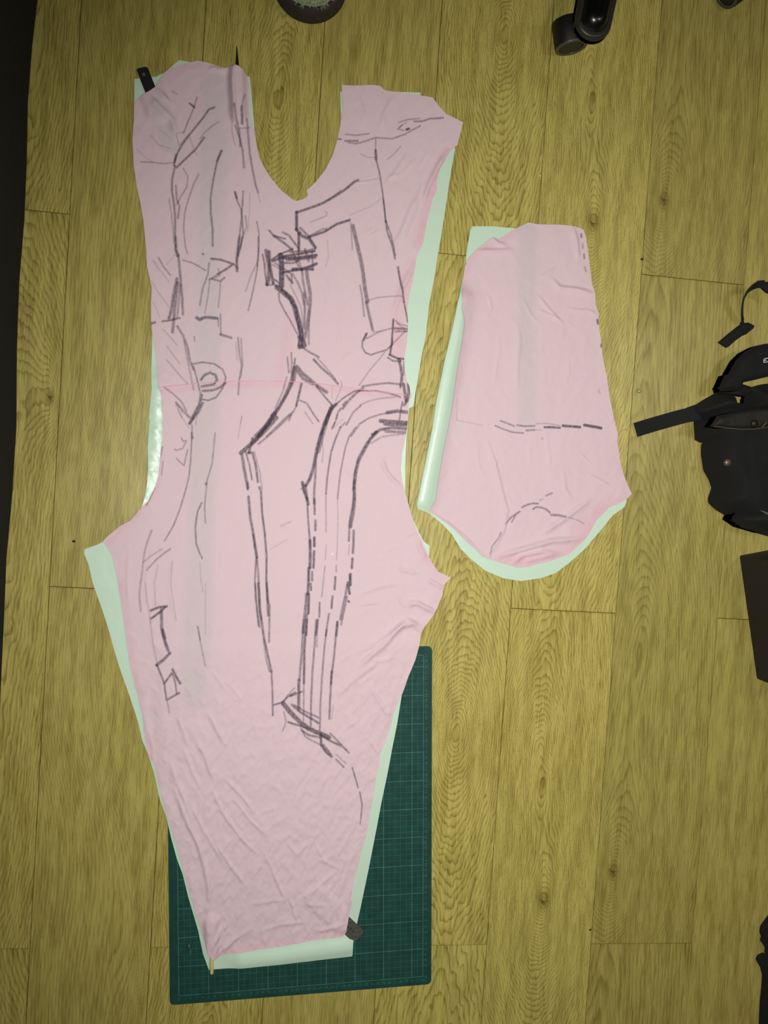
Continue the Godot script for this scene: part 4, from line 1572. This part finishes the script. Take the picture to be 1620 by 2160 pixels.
# ------------------------------------------------------------------ office chair
func build_office_chair() -> void:
	var wheel_c := pts(CASTER)[0]
	var face_c := pts(CASTER)[1]
	var ax2 := (face_c - wheel_c).normalized()
	var axis := Vector3(ax2.x, 0, ax2.y)
	var tip := pts(SPOKE)
	var hub := tip[1]
	var r := base("office_chair", Vector3(hub.x, 0, hub.y))
	tag(r, "black office chair with glossy spoke and caster wheel at the top edge", "chair")
	var gloss := mat(Color(0.026, 0.028, 0.033), 0.28, 0.0, 0.6)
	var dull := grain(mat(Color(0.165, 0.158, 0.148), 0.4), 0.2, 0.2, 20.0)
	var rubber := mat(Color(0.030, 0.032, 0.033), 0.55)
	var ringm := mat(Color(0.27, 0.255, 0.22), 0.4)
	var out := (tip[0] - hub)
	var reach := out.length()
	var a0 := atan2(out.y, out.x)
	# spoke seen from above: dull frame with a glossy raised back
	var so := PackedVector2Array()
	var si := PackedVector2Array()
	for k in 25:
		var a := -PI * 0.5 + PI * k / 24.0
		so.append(Vector2(reach - 0.032 + 0.032 * cos(a), 0.032 * sin(a)))
		si.append(Vector2(reach - 0.034 + 0.025 * cos(a), 0.025 * sin(a)))
	so.append_array([Vector2(0.03, 0.036), Vector2(0.03, -0.036)])
	si.append_array([Vector2(0.05, 0.028), Vector2(0.05, -0.028)])
	var frame := puff(so, 0.062, 0.008, 0.006, 0.002, 0.0, 1.0, 0.010)
	var back := puff(si, 0.066, 0.020, 0.022, 0.002, 0.0, 1.0, 0.003)
	var rim_o := [[0.0265, -0.001], [0.0265, 0.0015], [0.021, 0.002], [0.0205, 0.0]]
	var wr := []
	for c in [[0.0262, -0.021], [0.027, -0.019], [0.027, 0.019], [0.0262, 0.021]]:
		wr.append(circle(c[0], c[1], 36))
	var wheel := loft(wr)
	var rr := []
	for c in rim_o:
		rr.append(circle(c[0], c[1], 36))
	var ring := loft(rr)
	var dr := []
	for c in [[0.0205, -0.001], [0.0205, 0.0004], [0.018, 0.001]]:
		dr.append(circle(c[0], c[1], 36))
	var disc := loft(dr)
	for k in 5:
		var spoke := part("spoke", frame, dull, r)
		spoke.rotation.y = -(a0 + TAU * k / 5.0)
		part("spoke_back", back, gloss, spoke)
		var cs := Node3D.new()
		cs.name = "caster"
		r.add_child(cs, true)
		var off := Vector3(wheel_c.x - hub.x, 0.027, wheel_c.y - hub.y).rotated(Vector3.UP, -TAU * k / 5.0)
		cs.position = off
		var ay := axis.rotated(Vector3.UP, -TAU * k / 5.0 if k == 0 else k * 1.3)
		cs.basis = Basis(Vector3.UP.cross(ay).normalized(), ay, Vector3.UP.cross(ay).normalized().cross(ay))
		part("tyre", wheel, rubber, cs)
		var rg := part("rim", ring, ringm, cs)
		rg.position.y = 0.0212
		var dc := part("hub_cap", disc, mat(Color(0.045, 0.04, 0.035), 0.5), cs)
		dc.position.y = 0.0212
		var st := part("stem", tube([Vector3(0, 0, 0), Vector3(0, 0.04, 0)], [0.006], 10), dull, r)
		st.position = Vector3(off.x, 0.03, off.z)
	var col := []
	for c in [[0.045, 0.055], [0.045, 0.10], [0.028, 0.11], [0.026, 0.36], [0.05, 0.37], [0.05, 0.39]]:
		col.append(circle(c[0], c[1], 28))
	part("column", loft(col), dull, r)
	var seat := PackedVector2Array()
	for k in 40:
		var a := TAU * k / 40
		seat.append(Vector2(cos(a) * 0.23, sin(a) * 0.22))
	part("seat", puff(seat, 0.40, 0.06, 0.05, 0.02, 0.0, 1.0, 0.03), grain(mat(Color(0.04, 0.04, 0.045), 0.9), 0.2, 0.5, 14.0), r)

# ------------------------------------------------------------------ slipper
func build_slipper() -> void:
	var c := pts(SLIPPER)
	var r := base("fluffy_slipper", Vector3(c[0].x, 0, c[0].y))
	tag(r, "dark brown slipper with fluffy greyish green lining at the top edge", "slipper")
	var brown := grain(mat(Color(0.20, 0.155, 0.15), 0.85), 0.1, 0.6, 12.0)
	var fluff := grain(mat(Color(0.60, 0.64, 0.50), 0.95), 0.2, 1.0, 14.0)
	var dir := (c[1] - c[0]).normalized()
	var ang := atan2(dir.y, dir.x)
	r.rotation.y = -ang
	# plan: heel at the origin, toe along +x
	var shape := func(grow: float) -> PackedVector2Array:
		var p := PackedVector2Array()
		for k in 25:
			var a := PI * 0.5 + PI * k / 24.0
			p.append(Vector2(0.066 + (0.066 + grow) * cos(a), (0.062 + grow) * sin(a)))
		for k in 25:
			var a := -PI * 0.5 + PI * k / 24.0
			p.append(Vector2(0.21 + (0.065 + grow) * cos(a), (0.058 + grow) * sin(a)))
		return p
	part("sole", slab(shape.call(0.0), 0.0, 0.016, 0.004), brown, r)
	var rings := []
	for s in [[-0.001, 0.014], [0.0, 0.022], [-0.003, 0.032], [-0.006, 0.035], [-0.010, 0.034], [-0.012, 0.030], [-0.012, 0.016]]:
		var p: PackedVector2Array = shape.call(s[0])
		var ring := PackedVector3Array()
		for q in p:
			ring.append(Vector3(q.x, s[1], q.y))
		ring.reverse()
		rings.append(ring)
	part("upper", loft(rings, false, false), brown, r)
	part("vamp", puff(PackedVector2Array([Vector2(0.14, -0.056), Vector2(0.21, -0.058), Vector2(0.25, -0.045), Vector2(0.272, 0.0), Vector2(0.25, 0.045), Vector2(0.21, 0.058), Vector2(0.14, 0.056), Vector2(0.155, 0.0)]), 0.034, 0.035, 0.04, 0.006, 0.0, 1.0, 0.01), brown, r)
	part("lining", puff(shape.call(-0.0105), 0.028, 0.012, 0.02, 0.005, 0.005, 60.0, 0.01), fluff, r)
	# tufts of pile that lean over the rim
	var rng := RandomNumberGenerator.new()
	rng.seed = 12
	var st := SurfaceTool.new()
	st.begin(Mesh.PRIMITIVE_TRIANGLES)
	var inner: PackedVector2Array = shape.call(-0.011)
	for n in 2600:
		var q := Vector2(rng.randf_range(0.008, 0.15), rng.randf_range(-0.054, 0.054))
		if not Geometry2D.is_point_in_polygon(q, inner):
			continue
		var edge := 1.0 - smoothstep(0.0, 0.02, line_dist(q, inner, true))
		var out := (q - Vector2(0.08, 0.0)).normalized()
		var a := Vector3(q.x, 0.030 + 0.010 * rng.randf(), q.y)
		var lean := Vector3(out.x, 0, out.y) * (0.004 + 0.008 * edge) + Vector3(rng.randf_range(-1, 1), 0, rng.randf_range(-1, 1)) * 0.006
		var b := a + lean + Vector3(0, rng.randf_range(0.010, 0.022), 0)
		var sd := Vector3(rng.randf_range(-1, 1), 0, rng.randf_range(-1, 1)).normalized() * 0.0014
		var sd2 := sd.cross(Vector3.UP)
		for tr in [[sd, sd2], [sd2, -sd], [-sd, -sd2], [-sd2, sd]]:
			st.add_vertex(a + tr[1])
			st.add_vertex(a + tr[0])
			st.add_vertex(b)
	st.generate_normals()
	var pile := part("pile", st.commit(), fluff, r)
	pile.set_meta("kind", "stuff")

# ------------------------------------------------------------------ bed side
func build_bed() -> void:
	var l := pts(BED)
	var r := base("bed")
	tag(r, "dark blue-black fabric bed side along the left edge", "bed")
	var fab := grain(mat(Color(0.034, 0.034, 0.040), 0.95), 0.1, 0.7, 9.0)
	var n := l.size()
	var far := X0 + 0.03
	# the skirt hangs to the floor in shallow waves, the cover lies rounded on top
	var rings := []
	for s in [[0.0, 0.003], [-0.004, 0.08], [-0.002, 0.2], [-0.006, 0.3], [-0.02, 0.33], [-0.05, 0.345]]:
		var ring := PackedVector3Array()
		for k in n:
			var wv := 0.0025 * sin(k * 1.7)
			ring.append(Vector3(l[k].x + s[0] + wv, s[1], l[k].y))
		ring.append(Vector3(far, s[1], l[n - 1].y))
		ring.append(Vector3(far, s[1], l[0].y))
		rings.append(ring)
	part("bed_skirt", loft(rings), fab, r)
	rings = []
	for s in [[-0.03, 0.344], [-0.012, 0.36], [-0.01, 0.42], [-0.03, 0.45], [-0.06, 0.46]]:
		var ring := PackedVector3Array()
		for k in n:
			ring.append(Vector3(l[k].x + s[0], s[1], l[k].y))
		ring.append(Vector3(far + 0.005, s[1], l[n - 1].y))
		ring.append(Vector3(far + 0.005, s[1], l[0].y))
		rings.append(ring)
	part("mattress_cover", loft(rings), fab, r)

# ------------------------------------------------------------------ dark lumpy shape at the lower right
func build_dark_lump() -> void:
	var o := pts(DARK_LUMP)
	var j := part("dark_lump", puff(o, 0.0, 0.05, 0.02, 0.004, 0.012, 16.0), grain(mat(Color(0.030, 0.024, 0.026), 0.95), 0.1, 0.8, 9.0))
	tag(j, "dark lumpy shape on the floor in the lower right corner", "jacket")

# ------------------------------------------------------------------ dark box added in place of a shadow at the right edge
func build_shade_box() -> void:
	var e := pts(SHADE_BOX)
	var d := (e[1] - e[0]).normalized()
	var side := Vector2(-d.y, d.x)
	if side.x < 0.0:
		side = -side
	var shade_brown := grain(mat(Color(0.12, 0.094, 0.075), 0.8), 0.05, 0.4, 8.0)
	var r := base("shade_box")
	tag(r, "dark brown box added in place of a shadow at the right edge below the backpack", "box")
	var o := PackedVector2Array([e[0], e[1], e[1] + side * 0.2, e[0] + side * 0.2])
	part("body", slab(rounded(o, 0.004), 0.0, 0.11, 0.003), shade_brown, r)
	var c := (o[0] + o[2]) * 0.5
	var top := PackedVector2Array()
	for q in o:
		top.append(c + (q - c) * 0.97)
	part("lid", slab(rounded(top, 0.004), 0.112, 0.126, 0.003), shade_brown, r)

# ------------------------------------------------------------------ small bits on the floor
func build_crumbs() -> void:
	var looks := [["wood_crumb", "tiny dark crumb on the plank seam above the backpack strap", Color(0.20, 0.16, 0.03), 0.0030, 0.0012], ["wood_crumb", "tiny dark crumb on a plank seam right of the cutting mat", Color(0.16, 0.13, 0.04), 0.0026, 0.0012], ["clear_bead", "small clear bead on the floor left of the backpack flap", Color(0.60, 0.58, 0.36), 0.0046, 0.0030], ["lint_knot", "tiny dark knot of lint on the floor left of the crotch point", Color(0.12, 0.10, 0.03), 0.0030, 0.0014], ["plaster_crumb", "tiny pale crumb on the floor above the sleeve piece", Color(0.86, 0.84, 0.60), 0.0020, 0.0015]]
	var p := pts(CRUMBS)
	var rng := RandomNumberGenerator.new()
	rng.seed = 3
	for k in looks.size():
		var rings := []
		var wob := PackedFloat32Array()
		for i in 9:
			wob.append(rng.randf_range(0.7, 1.15) if k != 2 else 1.0)
		for s in [[0.7, 0.0], [1.0, 0.35], [0.85, 0.75], [0.35, 1.0]]:
			var ring := PackedVector3Array()
			for i in 9:
				var a := TAU * i / 9.0
				ring.append(Vector3(cos(a) * s[0] * wob[i], 0, sin(a) * s[0] * wob[i] * 0.8) * looks[k][3] + Vector3(0, s[1] * looks[k][4], 0))
			rings.append(ring)
		var m := mat(looks[k][2], 0.9 if k != 2 else 0.12)
		var o := part(looks[k][0], loft(rings), m)
		o.position = Vector3(p[k].x, 0.0, p[k].y)
		tag(o, looks[k][1], "bead" if k == 2 else ("lint" if k == 3 else "crumb"))
